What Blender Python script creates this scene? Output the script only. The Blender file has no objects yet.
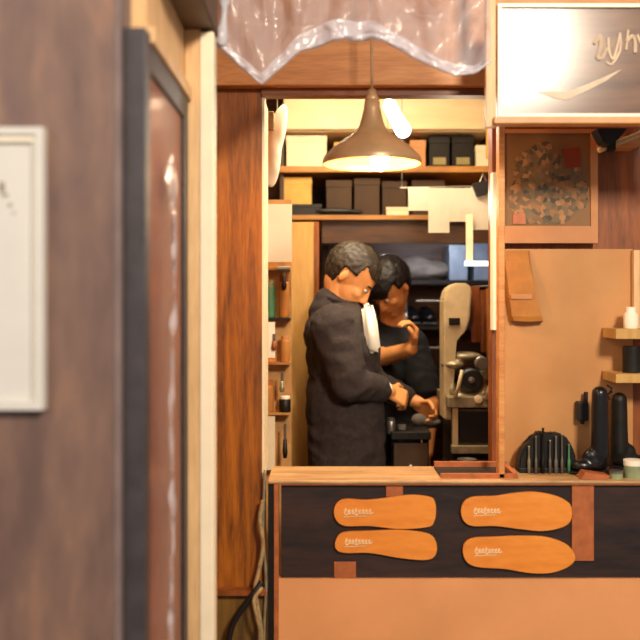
import bpy, bmesh, math, random
from mathutils import Vector, Matrix, noise, Euler

random.seed(7)
S = bpy.context.scene
C = S.collection
F = 889.0           # focal length in pixels of a 640 px wide frame (50 mm on 36 mm)
EYE = 1.43
HZ = 300.0          # row of the horizon


def P(x, y, Y):
    """point of the place that lies at depth Y behind pixel x, y"""
    return Vector(((x - 320) * Y / F, Y, EYE + (HZ - y) * Y / F))


# ------------------------------------------------------------------ camera, world, lights, exposure
cam = bpy.data.objects.new('camera', bpy.data.cameras.new('camera'))
C.objects.link(cam)
cam.location = (0, 0, EYE)
cam.rotation_euler = (math.pi / 2, 0, 0)
cam.data.sensor_width = 36
cam.data.lens = 50
cam.data.shift_y = -20 / 640
cam.data.clip_start = 0.05
cam.data.dof.use_dof = True
cam.data.dof.focus_distance = 2.75
cam.data.dof.aperture_fstop = 2.0
S.camera = cam

S.view_settings.view_transform = 'Standard'
S.view_settings.look = 'None'
S.view_settings.gamma = 1
S.view_settings.use_curve_mapping = False
S.view_settings.exposure = 0.0

W = bpy.data.worlds.new('world')
S.world = W
W.use_nodes = True
W.node_tree.nodes['Background'].inputs[0].default_value = (0.90, 0.86, 0.86, 1)
W.node_tree.nodes['Background'].inputs[1].default_value = 0.32


def light(name, kind, loc, energy, color, size=0.3, target=None, sizey=None, spot=None):
    d = bpy.data.lights.new(name, kind)
    d.energy = energy
    d.color = color
    if kind == 'AREA':
        d.size = size
        if sizey:
            d.shape = 'RECTANGLE'
            d.size_y = sizey
    elif kind in ('POINT', 'SPOT'):
        d.shadow_soft_size = size
    if spot:
        d.spot_size = spot
        d.spot_blend = 0.6
    o = bpy.data.objects.new(name, d)
    C.objects.link(o)
    o.location = loc
    if target is not None:
        o.rotation_euler = (Vector(target) - Vector(loc)).to_track_quat('-Z', 'Y').to_euler()
    return o


WARM = (1.0, 0.64, 0.30)
# daylight from the alley, left of and behind the photographer
light('alley_daylight', 'AREA', (-1.9, -0.9, 2.6), 24, (1.0, 0.92, 0.88), 1.4, (-0.7, 1.44, 1.5))
# added warm fill behind the photographer: brightens the front, gives the sign its glare
light('front_fill_light', 'AREA', (1.12, -0.9, 2.95), 135, (1.0, 0.85, 0.66), 0.5, (0.2, 2.4, 1.1))
# warm lamps of the workshop
light('workshop_ceiling_light', 'AREA', (0.15, 3.0, 2.42), 24, (1.0, 0.80, 0.52), 0.55, (0.15, 3.25, 0), 0.4)
light('workshop_back_light', 'POINT', (0.0, 3.2, 2.2), 3.0, (1.0, 0.80, 0.52), 0.08)

# ------------------------------------------------------------------ materials


def srgb(r, g, b):
    f = lambda c: ((c / 255 + 0.055) / 1.055) ** 2.4 if c > 10 else c / 255 / 12.92
    return (f(r), f(g), f(b), 1)


def newmat(name):
    m = bpy.data.materials.new(name)
    m.use_nodes = True
    nt = m.node_tree
    return m, nt, nt.nodes['Principled BSDF']


def plain(name, rgb, rough=0.6, metal=0.0, var=0.25, scale=18, bump=0.15, rgb2=None, sheen=0, coat=0):
    """a surface with procedural mottling"""
    m, nt, b = newmat(name)
    tc = nt.nodes.new('ShaderNodeTexCoord')
    n = nt.nodes.new('ShaderNodeTexNoise')
    n.inputs['Scale'].default_value = scale
    n.inputs['Detail'].default_value = 5
    nt.links.new(tc.outputs['Object'], n.inputs['Vector'])
    r = nt.nodes.new('ShaderNodeValToRGB')
    c = srgb(*rgb)
    c2 = srgb(*rgb2) if rgb2 else tuple(v * (1 - var) for v in c[:3]) + (1,)
    r.color_ramp.elements[0].position = 0.35
    r.color_ramp.elements[1].position = 0.65
    r.color_ramp.elements[0].color = c2
    r.color_ramp.elements[1].color = c
    nt.links.new(n.outputs['Fac'], r.inputs['Fac'])
    nt.links.new(r.outputs['Color'], b.inputs['Base Color'])
    b.inputs['Roughness'].default_value = rough
    b.inputs['Metallic'].default_value = metal
    if coat:
        b.inputs['Coat Weight'].default_value = coat
    if bump:
        bp = nt.nodes.new('ShaderNodeBump')
        bp.inputs['Strength'].default_value = bump
        bp.inputs['Distance'].default_value = 0.004
        nt.links.new(n.outputs['Fac'], bp.inputs['Height'])
        nt.links.new(bp.outputs['Normal'], b.inputs['Normal'])
    return m


def wood(name, a, bcol, axis='Z', scale=6.0, rough=0.5, stretch=9.0, bump=0.25, knots=0.8, c3=None):
    """wood whose grain runs along axis"""
    m, nt, b = newmat(name)
    tc = nt.nodes.new('ShaderNodeTexCoord')
    mp = nt.nodes.new('ShaderNodeMapping')
    s = [stretch, stretch, stretch]
    s['XYZ'.index(axis)] = 1.0
    mp.inputs['Scale'].default_value = s
    nt.links.new(tc.outputs['Object'], mp.inputs['Vector'])
    n = nt.nodes.new('ShaderNodeTexNoise')
    n.inputs['Scale'].default_value = scale * 0.45
    n.inputs['Detail'].default_value = 7
    n.inputs['Distortion'].default_value = knots
    nt.links.new(mp.outputs['Vector'], n.inputs['Vector'])
    n2 = nt.nodes.new('ShaderNodeTexNoise')
    n2.inputs['Scale'].default_value = scale * 3
    n2.inputs['Detail'].default_value = 4
    nt.links.new(mp.outputs['Vector'], n2.inputs['Vector'])
    mx = nt.nodes.new('ShaderNodeMath')
    mx.operation = 'MULTIPLY_ADD'
    mx.inputs[1].default_value = 0.35
    nt.links.new(n2.outputs['Fac'], mx.inputs[0])
    sc = nt.nodes.new('ShaderNodeMath')
    sc.operation = 'MULTIPLY'
    sc.inputs[1].default_value = 0.65
    nt.links.new(n.outputs['Fac'], sc.inputs[0])
    nt.links.new(sc.outputs[0], mx.inputs[2])
    r = nt.nodes.new('ShaderNodeValToRGB')
    r.color_ramp.elements[0].position = 0.36
    r.color_ramp.elements[1].position = 0.64
    r.color_ramp.elements[0].color = srgb(*bcol)
    r.color_ramp.elements[1].color = srgb(*a)
    if c3:
        e = r.color_ramp.elements.new(0.5)
        e.color = srgb(*c3)
    nt.links.new(mx.outputs[0], r.inputs['Fac'])
    nt.links.new(r.outputs['Color'], b.inputs['Base Color'])
    b.inputs['Roughness'].default_value = rough
    bp = nt.nodes.new('ShaderNodeBump')
    bp.inputs['Strength'].default_value = bump
    bp.inputs['Distance'].default_value = 0.002
    nt.links.new(mx.outputs[0], bp.inputs['Height'])
    nt.links.new(bp.outputs['Normal'], b.inputs['Normal'])
    return m


def glow(name, rgb, strength):
    m, nt, b = newmat(name)
    b.inputs['Base Color'].default_value = srgb(*rgb)
    b.inputs['Emission Color'].default_value = srgb(*rgb)
    b.inputs['Emission Strength'].default_value = strength
    return m


def vinyl(name, clear, tint=(235, 232, 240), rough=0.16):
    m, nt, b = newmat(name)
    out = nt.nodes['Material Output']
    tr = nt.nodes.new('ShaderNodeBsdfTransparent')
    tr.inputs[0].default_value = srgb(245, 238, 236)
    tl = nt.nodes.new('ShaderNodeBsdfTranslucent')
    tl.inputs[0].default_value = srgb(*tint)
    b.inputs['Base Color'].default_value = srgb(*tint)
    b.inputs['Roughness'].default_value = rough
    b.inputs['Specular IOR Level'].default_value = 0.9
    b.inputs['Coat Weight'].default_value = 0.6
    b.inputs['Coat Roughness'].default_value = 0.08
    tc = nt.nodes.new('ShaderNodeTexCoord')
    n = nt.nodes.new('ShaderNodeTexNoise')
    n.inputs['Scale'].default_value = 14
    n.inputs['Detail'].default_value = 3
    n.inputs['Distortion'].default_value = 1.5
    nt.links.new(tc.outputs['Object'], n.inputs['Vector'])
    bp = nt.nodes.new('ShaderNodeBump')
    bp.inputs['Strength'].default_value = 0.6
    bp.inputs['Distance'].default_value = 0.02
    nt.links.new(n.outputs['Fac'], bp.inputs['Height'])
    nt.links.new(bp.outputs['Normal'], b.inputs['Normal'])
    m1 = nt.nodes.new('ShaderNodeMixShader')
    m1.inputs[0].default_value = 0.35
    nt.links.new(b.outputs[0], m1.inputs[1])
    nt.links.new(tl.outputs[0], m1.inputs[2])
    m2 = nt.nodes.new('ShaderNodeMixShader')
    m2.inputs[0].default_value = clear
    nt.links.new(m1.outputs[0], m2.inputs[1])
    nt.links.new(tr.outputs[0], m2.inputs[2])
    nt.links.new(m2.outputs[0], out.inputs[0])
    return m


def glassy(name, tint, rough=0.04, clear=0.85):
    """thin pane: clear, with mirror reflections at grazing angles"""
    m, nt, b = newmat(name)
    out = nt.nodes['Material Output']
    gl = nt.nodes.new('ShaderNodeBsdfGlossy')
    gl.inputs['Roughness'].default_value = rough
    gl.inputs[0].default_value = (0.5, 0.5, 0.52, 1)
    tr = nt.nodes.new('ShaderNodeBsdfTransparent')
    tr.inputs[0].default_value = srgb(*tint)
    lw = nt.nodes.new('ShaderNodeLayerWeight')
    lw.inputs[0].default_value = 0.5
    pw = nt.nodes.new('ShaderNodeMath')
    pw.operation = 'POWER'
    pw.inputs[1].default_value = 5
    nt.links.new(lw.outputs['Facing'], pw.inputs[0])
    fr = nt.nodes.new('ShaderNodeMath')
    fr.operation = 'MULTIPLY'
    fr.inputs[1].default_value = 0.5
    nt.links.new(pw.outputs[0], fr.inputs[0])
    mx = nt.nodes.new('ShaderNodeMixShader')
    nt.links.new(fr.outputs[0], mx.inputs[0])
    nt.links.new(tr.outputs[0], mx.inputs[1])
    nt.links.new(gl.outputs[0], mx.inputs[2])
    nt.links.new(mx.outputs[0], out.inputs[0])
    return m


M = dict(
    veneer=wood('plum_brown_veneer', (152, 112, 88), (98, 76, 70), 'Z', 3.0, 0.5, 3.2, 0.12, 2.2, c3=(120, 93, 82)),
    screenback=plain('rosy_brown_backing', (206, 162, 148), 0.6, 0, 0.2, 7),
    veneer_edge=plain('pale_plank_edge', (128, 110, 108), 0.6),
    charcoal=plain('charcoal_frame', (64, 58, 62), 0.5, 0, 0.3, 30),
    darkwood=wood('dark_brown_beam', (92, 62, 38), (50, 32, 20), 'X', 5),
    tanwood=wood('tan_wood', (236, 196, 146), (206, 162, 112), 'Z', 5, 0.5, 6),
    cream=plain('cream_post_paint', (250, 236, 208), 0.55, 0, 0.06),
    orange=wood('orange_stained_wood', (172, 100, 22), (96, 50, 8), 'Z', 6, 0.42, 13, 0.15, 0.8, c3=(142, 78, 14)),
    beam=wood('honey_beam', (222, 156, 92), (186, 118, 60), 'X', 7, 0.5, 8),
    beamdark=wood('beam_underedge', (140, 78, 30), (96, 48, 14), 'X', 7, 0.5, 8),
    backwall=wood('brown_back_wall', (96, 58, 30), (52, 32, 18), 'X', 5),
    interior=plain('tan_interior_plaster', (190, 142, 84), 0.8),
    creamcab=wood('cream_cupboard', (228, 206, 162), (212, 186, 138), 'X', 3, 0.45, 4, 0.05),
    shelf=wood('shelf_board', (196, 142, 72), (150, 98, 44), 'X', 6),
    ply=wood('yellow_plywood', (206, 162, 92), (178, 132, 68), 'Z', 4, 0.55, 6),
    pegboard=plain('tan_rack_board', (206, 154, 90), 0.7, 0, 0.35, 14),
    board=plain('tan_board', (200, 144, 86), 0.6, 0, 0.12, 5, 0.05, (186, 130, 74)),
    olivebase=wood('olive_brown_base', (128, 92, 36), (80, 56, 20), 'Z', 6),
    redwood=wood('red_brown_panel', (158, 84, 28), (104, 52, 12), 'Z', 6),
    counterdark=wood('dark_counter_panel', (62, 42, 36), (34, 26, 28), 'X', 6, 0.4, 5),
    countertop=wood('worn_counter_top', (206, 164, 112), (146, 106, 66), 'X', 10),
    copper=plain('copper_brown_leather', (186, 104, 56), 0.5, 0, 0.3, 30),
    tanleather=plain('tan_leather_sheet', (232, 160, 104), 0.5, 0, 0.14, 4, 0.1),
    insole=wood('veg_tan_leather', (244, 156, 66), (218, 124, 40), 'X', 5, 0.4, 4, 0.1, 0.5),
    insole_edge=plain('leather_edge', (150, 80, 26), 0.6),
    stamp=plain('pale_stamp_ink', (246, 214, 170), 0.7),
    paper=plain('white_paper', (248, 238, 216), 0.8, 0, 0.06, 9, 0.02),
    ink=plain('grey_ink', (150, 138, 122), 0.8),
    white=plain('white_paint', (206, 203, 198), 0.5, 0, 0.04),
    whitebox=plain('cream_white_carton', (240, 222, 186), 0.7, 0, 0.1),
    yellowbox=plain('yellow_carton', (220, 170, 84), 0.7, 0, 0.18),
    browncarton=plain('dark_brown_carton', (70, 46, 20), 0.7, 0, 0.35, 9),
    black=plain('black_matte', (24, 21, 22), 0.5, 0, 0.4),
    blackgloss=plain('black_leather', (18, 17, 20), 0.28, 0, 0.3),
    navy=plain('navy_cloth', (12, 11, 18), 0.85, 0, 0.3, 40),
    boxlabel=plain('olive_label', (150, 140, 92), 0.7),
    poster_edge=plain('warm_poster_border', (198, 134, 82), 0.6, 0, 0.1),
    bag=plain('brown_paper_bag', (186, 120, 48), 0.7, 0, 0.22, 20, 0.4),
    shade=plain('bronze_enamel', (184, 144, 104), 0.35, 0.2, 0.25, 12),
    shadein=plain('pale_shade_lining', (250, 190, 120), 0.35, 0, 0.05),
    cord=plain('beige_cord', (196, 160, 120), 0.6),
    bulb=glow('bulb_glow', (255, 222, 170), 26),
    tube=glow('tube_glow', (244, 248, 255), 9),
    steel=plain('dull_steel', (150, 146, 138), 0.35, 0.8, 0.3, 25),
    machine=plain('beige_machine_paint', (204, 184, 144), 0.45, 0, 0.25, 16),
    machgreen=plain('grey_green_casting', (168, 156, 126), 0.4, 0.3, 0.5, 26),
    iron=plain('black_iron', (38, 34, 30), 0.5, 0.5, 0.4, 22),
    greyfab=plain('grey_fabric', (112, 104, 98), 0.85, 0, 0.3),
    bluegrey=plain('blue_grey_plastic', (128, 144, 164), 0.35),
    greenpla=plain('green_plastic', (84, 148, 104), 0.4, 0, 0.25),
    jacket=plain('charcoal_jacket_cloth', (54, 44, 43), 0.9, 0, 0.35, 60, 0.5),
    trousers=plain('dark_trousers', (40, 36, 40), 0.9),
    skin=plain('warm_skin', (236, 162, 98), 0.5, 0, 0.1, 30, 0.05),
    hair=plain('greying_dark_hair', (70, 58, 44), 0.55, 0, 0.5, 70, 0.7, (22, 16, 13)),
    hair2=plain('black_hair', (20, 17, 20), 0.5, 0, 0.4, 80, 0.7),
    eye=plain('eye_white', (236, 232, 224), 0.25),
    iris=plain('dark_iris', (30, 20, 14), 0.2),
    shirt=plain('white_shirt_cloth', (250, 246, 232), 0.85, 0, 0.06, 30, 0.3),
    belt=plain('brown_leather', (150, 78, 30), 0.45, 0, 0.3),
    rubber=plain('black_rubber', (20, 18, 17), 0.45),
    rope=plain('beige_rope', (176, 146, 100), 0.8, 0, 0.4, 60),
    floorm=plain('grey_concrete', (118, 110, 102), 0.85, 0, 0.25, 7),
    plastic=vinyl('clear_vinyl', 0.56),
    plasticband=vinyl('folded_vinyl', 0.22, (240, 238, 248), 0.14),
    plastichem=vinyl('thick_vinyl_hem', 0.08, (242, 242, 250), 0.2),
    glass=glassy('smoky_glass', (244, 234, 230), 0.16),
    signframe=plain('white_sign_frame', (252, 236, 214), 0.4, 0, 0.04),
    signpaint=plain('pale_sign_paint', (222, 196, 168), 0.5),
    gold=plain('honey_sign_ledge', (214, 152, 92), 0.45),
    cyan=plain('pale_teal', (170, 200, 190), 0.6),
    red=plain('brick_red_print', (158, 62, 28), 0.7),
    tin=plain('pale_green_tin', (150, 160, 120), 0.4, 0, 0.3, 30),
)

# sign face: grey brown lacquer under gloss
m, nt, b = newmat('glossy_sign_face')
tc = nt.nodes.new('ShaderNodeTexCoord')
n = nt.nodes.new('ShaderNodeTexNoise')
n.inputs['Scale'].default_value = 5
n.inputs['Detail'].default_value = 4
mp = nt.nodes.new('ShaderNodeMapping')
mp.inputs['Scale'].default_value = (0.6, 1, 4)
nt.links.new(tc.outputs['Object'], mp.inputs[0])
nt.links.new(mp.outputs[0], n.inputs['Vector'])
r = nt.nodes.new('ShaderNodeValToRGB')
r.color_ramp.elements[0].color = srgb(88, 66, 60)
r.color_ramp.elements[1].color = srgb(140, 104, 82)
r.color_ramp.elements[0].position = .35
r.color_ramp.elements[1].position = .7
nt.links.new(n.outputs['Fac'], r.inputs['Fac'])
nt.links.new(r.outputs[0], b.inputs['Base Color'])
b.inputs['Roughness'].default_value = 0.2
b.inputs['Specular IOR Level'].default_value = 0.55
M['signface'] = m

# print of the hanging picture: muted patches
m, nt, b = newmat('muted_picture_print')
tc = nt.nodes.new('ShaderNodeTexCoord')
v = nt.nodes.new('ShaderNodeTexVoronoi')
v.inputs['Scale'].default_value = 75
n = nt.nodes.new('ShaderNodeTexNoise')
n.inputs['Scale'].default_value = 9
n.inputs['Detail'].default_value = 6
nt.links.new(tc.outputs['Object'], v.inputs['Vector'])
nt.links.new(tc.outputs['Object'], n.inputs['Vector'])
sep = nt.nodes.new('ShaderNodeSeparateColor')
nt.links.new(v.outputs['Color'], sep.inputs[0])
ma = nt.nodes.new('ShaderNodeMath')
ma.operation = 'MULTIPLY_ADD'
ma.inputs[1].default_value = 0.55
nt.links.new(sep.outputs[0], ma.inputs[0])
ms = nt.nodes.new('ShaderNodeMath')
ms.operation = 'MULTIPLY'
ms.inputs[1].default_value = 0.5
nt.links.new(n.outputs['Fac'], ms.inputs[0])
nt.links.new(ms.outputs[0], ma.inputs[2])
r = nt.nodes.new('ShaderNodeValToRGB')
cr = r.color_ramp
cr.elements[0].position = 0.18
cr.elements[0].color = srgb(48, 42, 34)
cr.elements[1].position = 0.8
cr.elements[1].color = srgb(176, 126, 76)
for p_, c_ in ((0.34, (92, 76, 52)), (0.47, (128, 92, 52)), (0.58, (108, 92, 62)), (0.68, (150, 100, 54))):
    e = cr.elements.new(p_)
    e.color = srgb(*c_)
nt.links.new(ma.outputs[0], r.inputs[0])
nt.links.new(r.outputs[0], b.inputs['Base Color'])
b.inputs['Roughness'].default_value = 0.6
M['print'] = m
M['printbg'] = plain('olive_brown_print_ground', (142, 100, 54), 0.6, 0, 0.25, 8)

# ------------------------------------------------------------------ object helpers
WL = {}     # world location of each object made here


def obj(name, bm, mat, parent=None, origin=None, smooth=False, mod=None):
    """link bm (given in world coordinates) as one mesh object"""
    if isinstance(bm, bpy.types.Mesh):
        me = bm
        co = [v.co for v in me.vertices]
    else:
        bmesh.ops.recalc_face_normals(bm, faces=bm.faces)
        co = [v.co for v in bm.verts]
        me = bpy.data.meshes.new(name)
    if origin is None:
        if parent is not None:
            origin = WL[parent.name]
        else:
            xs = [c.x for c in co]; ys = [c.y for c in co]; zs = [c.z for c in co]
            origin = Vector(((min(xs) + max(xs)) / 2, (min(ys) + max(ys)) / 2, min(zs)))
    origin = Vector(origin)
    if isinstance(bm, bpy.types.Mesh):
        me.transform(Matrix.Translation(-origin))
    else:
        bmesh.ops.translate(bm, verts=bm.verts, vec=-origin)
        bm.to_mesh(me)
        bm.free()
    me.name = name
    me.materials.clear()
    me.materials.append(M[mat] if isinstance(mat, str) else mat)
    if smooth:
        for p in me.polygons:
            p.use_smooth = True
    o = bpy.data.objects.new(name, me)
    C.objects.link(o)
    if parent is not None:
        o.parent = parent
        o.location = origin - WL[parent.name]
    else:
        o.location = origin
    WL[o.name] = origin.copy()
    return o


def tag(o, label=None, cat=None, group=None, kind=None):
    if label: o['label'] = label
    if cat: o['category'] = cat
    if group: o['group'] = group
    if kind: o['kind'] = kind
    return o


def thing(name, loc, label, cat, group=None):
    o = bpy.data.objects.new(name, None)
    o.empty_display_size = 0.05
    C.objects.link(o)
    o.location = loc
    WL[o.name] = Vector(loc)
    return tag(o, label, cat, group)


def struct(name, bm, mat, **k):
    return tag(obj(name, bm, mat, **k), kind='structure')


def copy_tree(o, loc, parent=None):
    c = o.copy()
    C.objects.link(c)
    if parent is None:
        c.location = loc
    else:
        c.parent = parent
    for ch in list(o.children):
        copy_tree(ch, None, c)
    return c


def B(*boxes, bev=0.0, seg=2):
    """bmesh of boxes (x0,x1,y0,y1,z0,z1) with bevelled edges"""
    bm = bmesh.new()
    for bx in boxes:
        x0, x1, y0, y1, z0, z1 = bx
        r_ = bmesh.ops.create_cube(bm, size=1)
        bmesh.ops.scale(bm, verts=r_['verts'], vec=(x1 - x0, y1 - y0, z1 - z0))
        bmesh.ops.translate(bm, verts=r_['verts'], vec=((x0 + x1) / 2, (y0 + y1) / 2, (z0 + z1) / 2))
    if bev:
        bmesh.ops.bevel(bm, geom=list(bm.edges), offset=bev, segments=seg, affect='EDGES', profile=0.5)
    return bm


def PB(x0, y0, x1, y1, Y, dep, bev=0.0):
    """box whose front face, at depth Y, spans those pixels; dep metres thick"""
    a = P(x0, y1, Y); c = P(x1, y0, Y)
    return B((a.x, c.x, Y, Y + dep, a.z, c.z), bev=bev)


def PBb(x0, y0, x1, y1, Y, dep):
    a = P(x0, y1, Y); c = P(x1, y0, Y)
    return (a.x, c.x, Y, Y + dep, a.z, c.z)


def tube(pts, rad, bm=None, seg=10, cap=True):
    bm = bm or bmesh.new()
    pts = [Vector(p) for p in pts]
    rads = rad if isinstance(rad, (list, tuple)) else [rad] * len(pts)
    rings = []
    up = None
    for i, p in enumerate(pts):
        d = (pts[min(i + 1, len(pts) - 1)] - pts[max(i - 1, 0)]).normalized()
        if up is None:
            up = Vector((0, 0, 1)) if abs(d.z) < 0.9 else Vector((0, 1, 0))
        s = d.cross(up).normalized()
        up = s.cross(d).normalized()
        rings.append([bm.verts.new(p + (s * math.cos(2 * math.pi * k / seg) + up * math.sin(2 * math.pi * k / seg)) * rads[i]) for k in range(seg)])
    for i in range(len(rings) - 1):
        for k in range(seg):
            bm.faces.new((rings[i][k], rings[i][(k + 1) % seg], rings[i + 1][(k + 1) % seg], rings[i + 1][k]))
    if cap:
        bm.faces.new(rings[0][::-1])
        bm.faces.new(rings[-1])
    return bm


def spline(pts, n=8):
    pts = [Vector(p) for p in pts]
    out = []
    q = [pts[0]] + pts + [pts[-1]]
    for i in range(1, len(q) - 2):
        for k in range(n):
            t = k / n
            a, b_, c, d = q[i - 1], q[i], q[i + 1], q[i + 2]
            out.append(0.5 * ((2 * b_) + (c - a) * t + (2 * a - 5 * b_ + 4 * c - d) * t * t + (3 * b_ - a - 3 * c + d) * t ** 3))
    out.append(pts[-1])
    return out


def lathe(prof, cen, bm=None, seg=40, axis='Z', closed=False):
    """revolve (radius, height) pairs about an axis through cen"""
    bm = bm or bmesh.new()
    cen = Vector(cen)
    rings = []
    for r_, h in prof:
        ring = []
        for k in range(seg):
            a = 2 * math.pi * k / seg
            u, w_ = r_ * math.cos(a), r_ * math.sin(a)
            v_ = {'Z': Vector((u, w_, h)), 'Y': Vector((u, h, w_)), 'X': Vector((h, u, w_))}[axis]
            ring.append(bm.verts.new(cen + v_))
        rings.append(ring)
    for i in range(len(rings) - 1):
        for k in range(seg):
            bm.faces.new((rings[i][k], rings[i][(k + 1) % seg], rings[i + 1][(k + 1) % seg], rings[i + 1][k]))
    if closed:
        for k in range(seg):
            bm.faces.new((rings[-1][k], rings[-1][(k + 1) % seg], rings[0][(k + 1) % seg], rings[0][k]))
    else:
        if prof[0][0] > 0: bm.faces.new(rings[0][::-1])
        if prof[-1][0] > 0: bm.faces.new(rings[-1])
    return bm


def prism(poly, Y, dep, bev=0):
    """polygon of (x, z) metres extruded along Y"""
    bm = bmesh.new()
    a = [bm.verts.new((x, Y, z)) for x, z in poly]
    c = [bm.verts.new((x, Y + dep, z)) for x, z in poly]
    n_ = len(poly)
    bm.faces.new(a)
    bm.faces.new(c[::-1])
    for i in range(n_):
        bm.faces.new((a[i], c[i], c[(i + 1) % n_], a[(i + 1) % n_]))
    if bev:
        bmesh.ops.bevel(bm, geom=list(bm.edges), offset=bev, segments=2, affect='EDGES')
    return bm


def pprism(pix, Y, dep, bev=0):
    return prism([(P(x, y, Y).x, P(x, y, Y).z) for x, y in pix], Y, dep, bev)


def ell(bm, c, r_, rot=None, sub=3):
    """ellipsoid"""
    q = bmesh.ops.create_icosphere(bm, subdivisions=sub, radius=1)
    vs = q['verts']
    bmesh.ops.scale(bm, verts=vs, vec=r_)
    if rot is not None:
        bmesh.ops.rotate(bm, verts=vs, cent=(0, 0, 0), matrix=rot)
    bmesh.ops.translate(bm, verts=vs, vec=c)
    return vs


def caps(bm, p0, p1, r0, r1, seg=14):
    """tapered capsule"""
    p0 = Vector(p0); p1 = Vector(p1)
    d = (p1 - p0)
    L = d.length
    d.normalize()
    pts = []; rads = []
    for k in range(5):
        a = math.pi / 2 * k / 5
        pts.append(p0 - d * r0 * math.cos(a)); rads.append(max(r0 * math.sin(a), 1e-4))
    pts.append(p0); rads.append(r0)
    pts.append(p1); rads.append(r1)
    for k in range(4, -1, -1):
        a = math.pi / 2 * k / 5
        pts.append(p1 + d * r1 * math.cos(a)); rads.append(max(r1 * math.sin(a), 1e-4))
    tube(pts, rads, bm, seg)


def chain(bm, pts, rads):
    for i in range(len(pts) - 1):
        caps(bm, pts[i], pts[i + 1], rads[i], rads[i + 1])


def fuse(bm, voxel, smooth=4, wrinkle=0, wscale=10, seed=0):
    """weld overlapping closed shapes into one continuous skin"""
    me = bpy.data.meshes.new('tmp')
    bmesh.ops.recalc_face_normals(bm, faces=bm.faces)
    bm.to_mesh(me)
    bm.free()
    o = bpy.data.objects.new('tmp', me)
    C.objects.link(o)
    md = o.modifiers.new('r', 'REMESH')
    md.mode = 'VOXEL'
    md.voxel_size = voxel
    if smooth:
        s = o.modifiers.new('s', 'SMOOTH')
        s.iterations = smooth
        s.factor = 0.5
    dg = bpy.context.evaluated_depsgraph_get()
    dg.update()
    out = bpy.data.meshes.new_from_object(o.evaluated_get(dg))
    bpy.data.objects.remove(o)
    if wrinkle:
        nb = bmesh.new()
        nb.from_mesh(out)
        nb.normal_update()
        dv = []
        for v_ in nb.verts:
            q = Vector((v_.co.x, v_.co.y, v_.co.z * 1.6)) * wscale + Vector((seed, 0, 0))
            f = noise.noise(q) + 0.5 * noise.noise(q * 2.1)
            f = 1 - abs(f) * 2
            dv.append(v_.normal * (f * wrinkle))
        for v_, d_ in zip(nb.verts, dv):
            v_.co += d_
        nb.to_mesh(out)
        nb.free()
    return out


# ------------------------------------------------------------------ structure: ground, rooms, walls
struct('floor', B((-2.6, 2.6, -3.4, 4.5, -0.1, 0)), 'floorm')
struct('wall_back', B((-0.75, 1.7, 4.3, 4.4, 0, 2.6)), 'backwall')
struct('wall_left', B((-0.75, -0.65, 2.6, 4.3, 0, 2.6)), 'interior')
struct('wall_right', B((1.7, 1.8, 2.6, 4.4, 0, 2.6)), 'interior')
struct('ceiling', B((-0.75, 1.8, 2.5, 4.4, 2.6, 2.68)), 'interior')
# front of the shop: left stained jamb wall, beam, right section
xl = P(262, 0, 2.42).x
zc0 = P(0, 480, 2.40).z
struct('wall_front_left', B((-0.75, xl, 2.42, 2.6, 0, 2.6)), 'orange')
zb = P(0, 90, 2.40).z
struct('trim_1', B((-0.36, 1.8, 2.38, 2.46, zb + 0.008, 2.6), bev=0.003), 'beam')
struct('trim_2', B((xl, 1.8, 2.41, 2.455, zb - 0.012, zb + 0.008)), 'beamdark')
# pale lining of the opening
struct('trim_3', B((xl, xl + 0.006, 2.425, 2.6, zc0, zb - 0.012)), 'whitebox')
xr0, xr1 = P(499, 0, 2.42).x, P(505, 0, 2.42).x
struct('trim_4', B((xr0, xr1, 2.42, 2.46, zc0, zb - 0.012), bev=0.002), 'beam')
struct('trim_5', B((P(493, 0, 2.56).x, P(498, 0, 2.56).x, 2.56, 2.6, P(0, 330, 2.56).z, P(0, 172, 2.56).z)), 'cream')
struct('wall_front_right', B((xr1, 1.8, 2.60, 2.66, 0, zb)), 'redwood')
# tan notice board set in the right section
struct('trim_6', PB(503, 249, 633, 476, 2.585, 0.014, 0.001), 'board')
struct('trim_7', PB(603, 136, 640, 146, 2.50, 0.09), 'beam')

# left foreground: veneered wall facing us, glazed sliding screen along X, posts, eave
struct('wall_alley', B((-1.6, -0.331, 1.44, 1.52, 0, 2.9)), 'veneer')
struct('trim_8', B((-0.331, -0.3225, 1.437, 1.52, 0, 2.9)), 'veneer_edge')
zt = 1.862
d1 = thing('glazed_screen', (-0.30, 1.70, 0), 'charcoal framed glass screen running back beside the plum brown veneered wall', 'screen')
obj('stile', B((-0.3215, -0.285, 1.455, 1.495, 0.02, 1.877), bev=0.002), 'charcoal', d1)
obj('stile', B((-0.3215, -0.285, 1.875, 1.92, 0.02, zt), bev=0.002), 'charcoal', d1)
obj('top_rail', B((-0.3215, -0.285, 1.495, 1.875, zt - 0.045, zt), bev=0.002), 'charcoal', d1)
obj('bottom_rail', B((-0.3215, -0.285, 1.495, 1.875, 0.02, 0.14), bev=0.002), 'charcoal', d1)
obj('pane', B((-0.293, -0.289, 1.495, 1.875, 0.14, zt - 0.045)), 'glass', d1)
obj('backing_panel', B((-0.3215, -0.2937, 1.495, 1.875, 0.14, zt - 0.045)), 'screenback', d1)
bm = bmesh.new()  # added plastic ribbon that stands in for white reflections in the pane
g = []
for i in range(150):
    z = 0.25 + 1.45 * i / 149
    w_ = 0.004 + 0.10 * max(0.0, noise.noise(Vector((z * 7, 0, 0))))
    yc = 1.66 + 0.04 * noise.noise(Vector((z * 3, 5, 0)))
    g.append([bm.verts.new((-0.276 + 0.008 * noise.noise(Vector((z * 22, k * 1.3, 0))), yc + w_ * (k - 3) / 3, z)) for k in range(7)])
for a_, b_ in zip(g, g[1:]):
    for k in range(6):
        bm.faces.new((a_[k], a_[k + 1], b_[k + 1], b_[k]))
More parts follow.
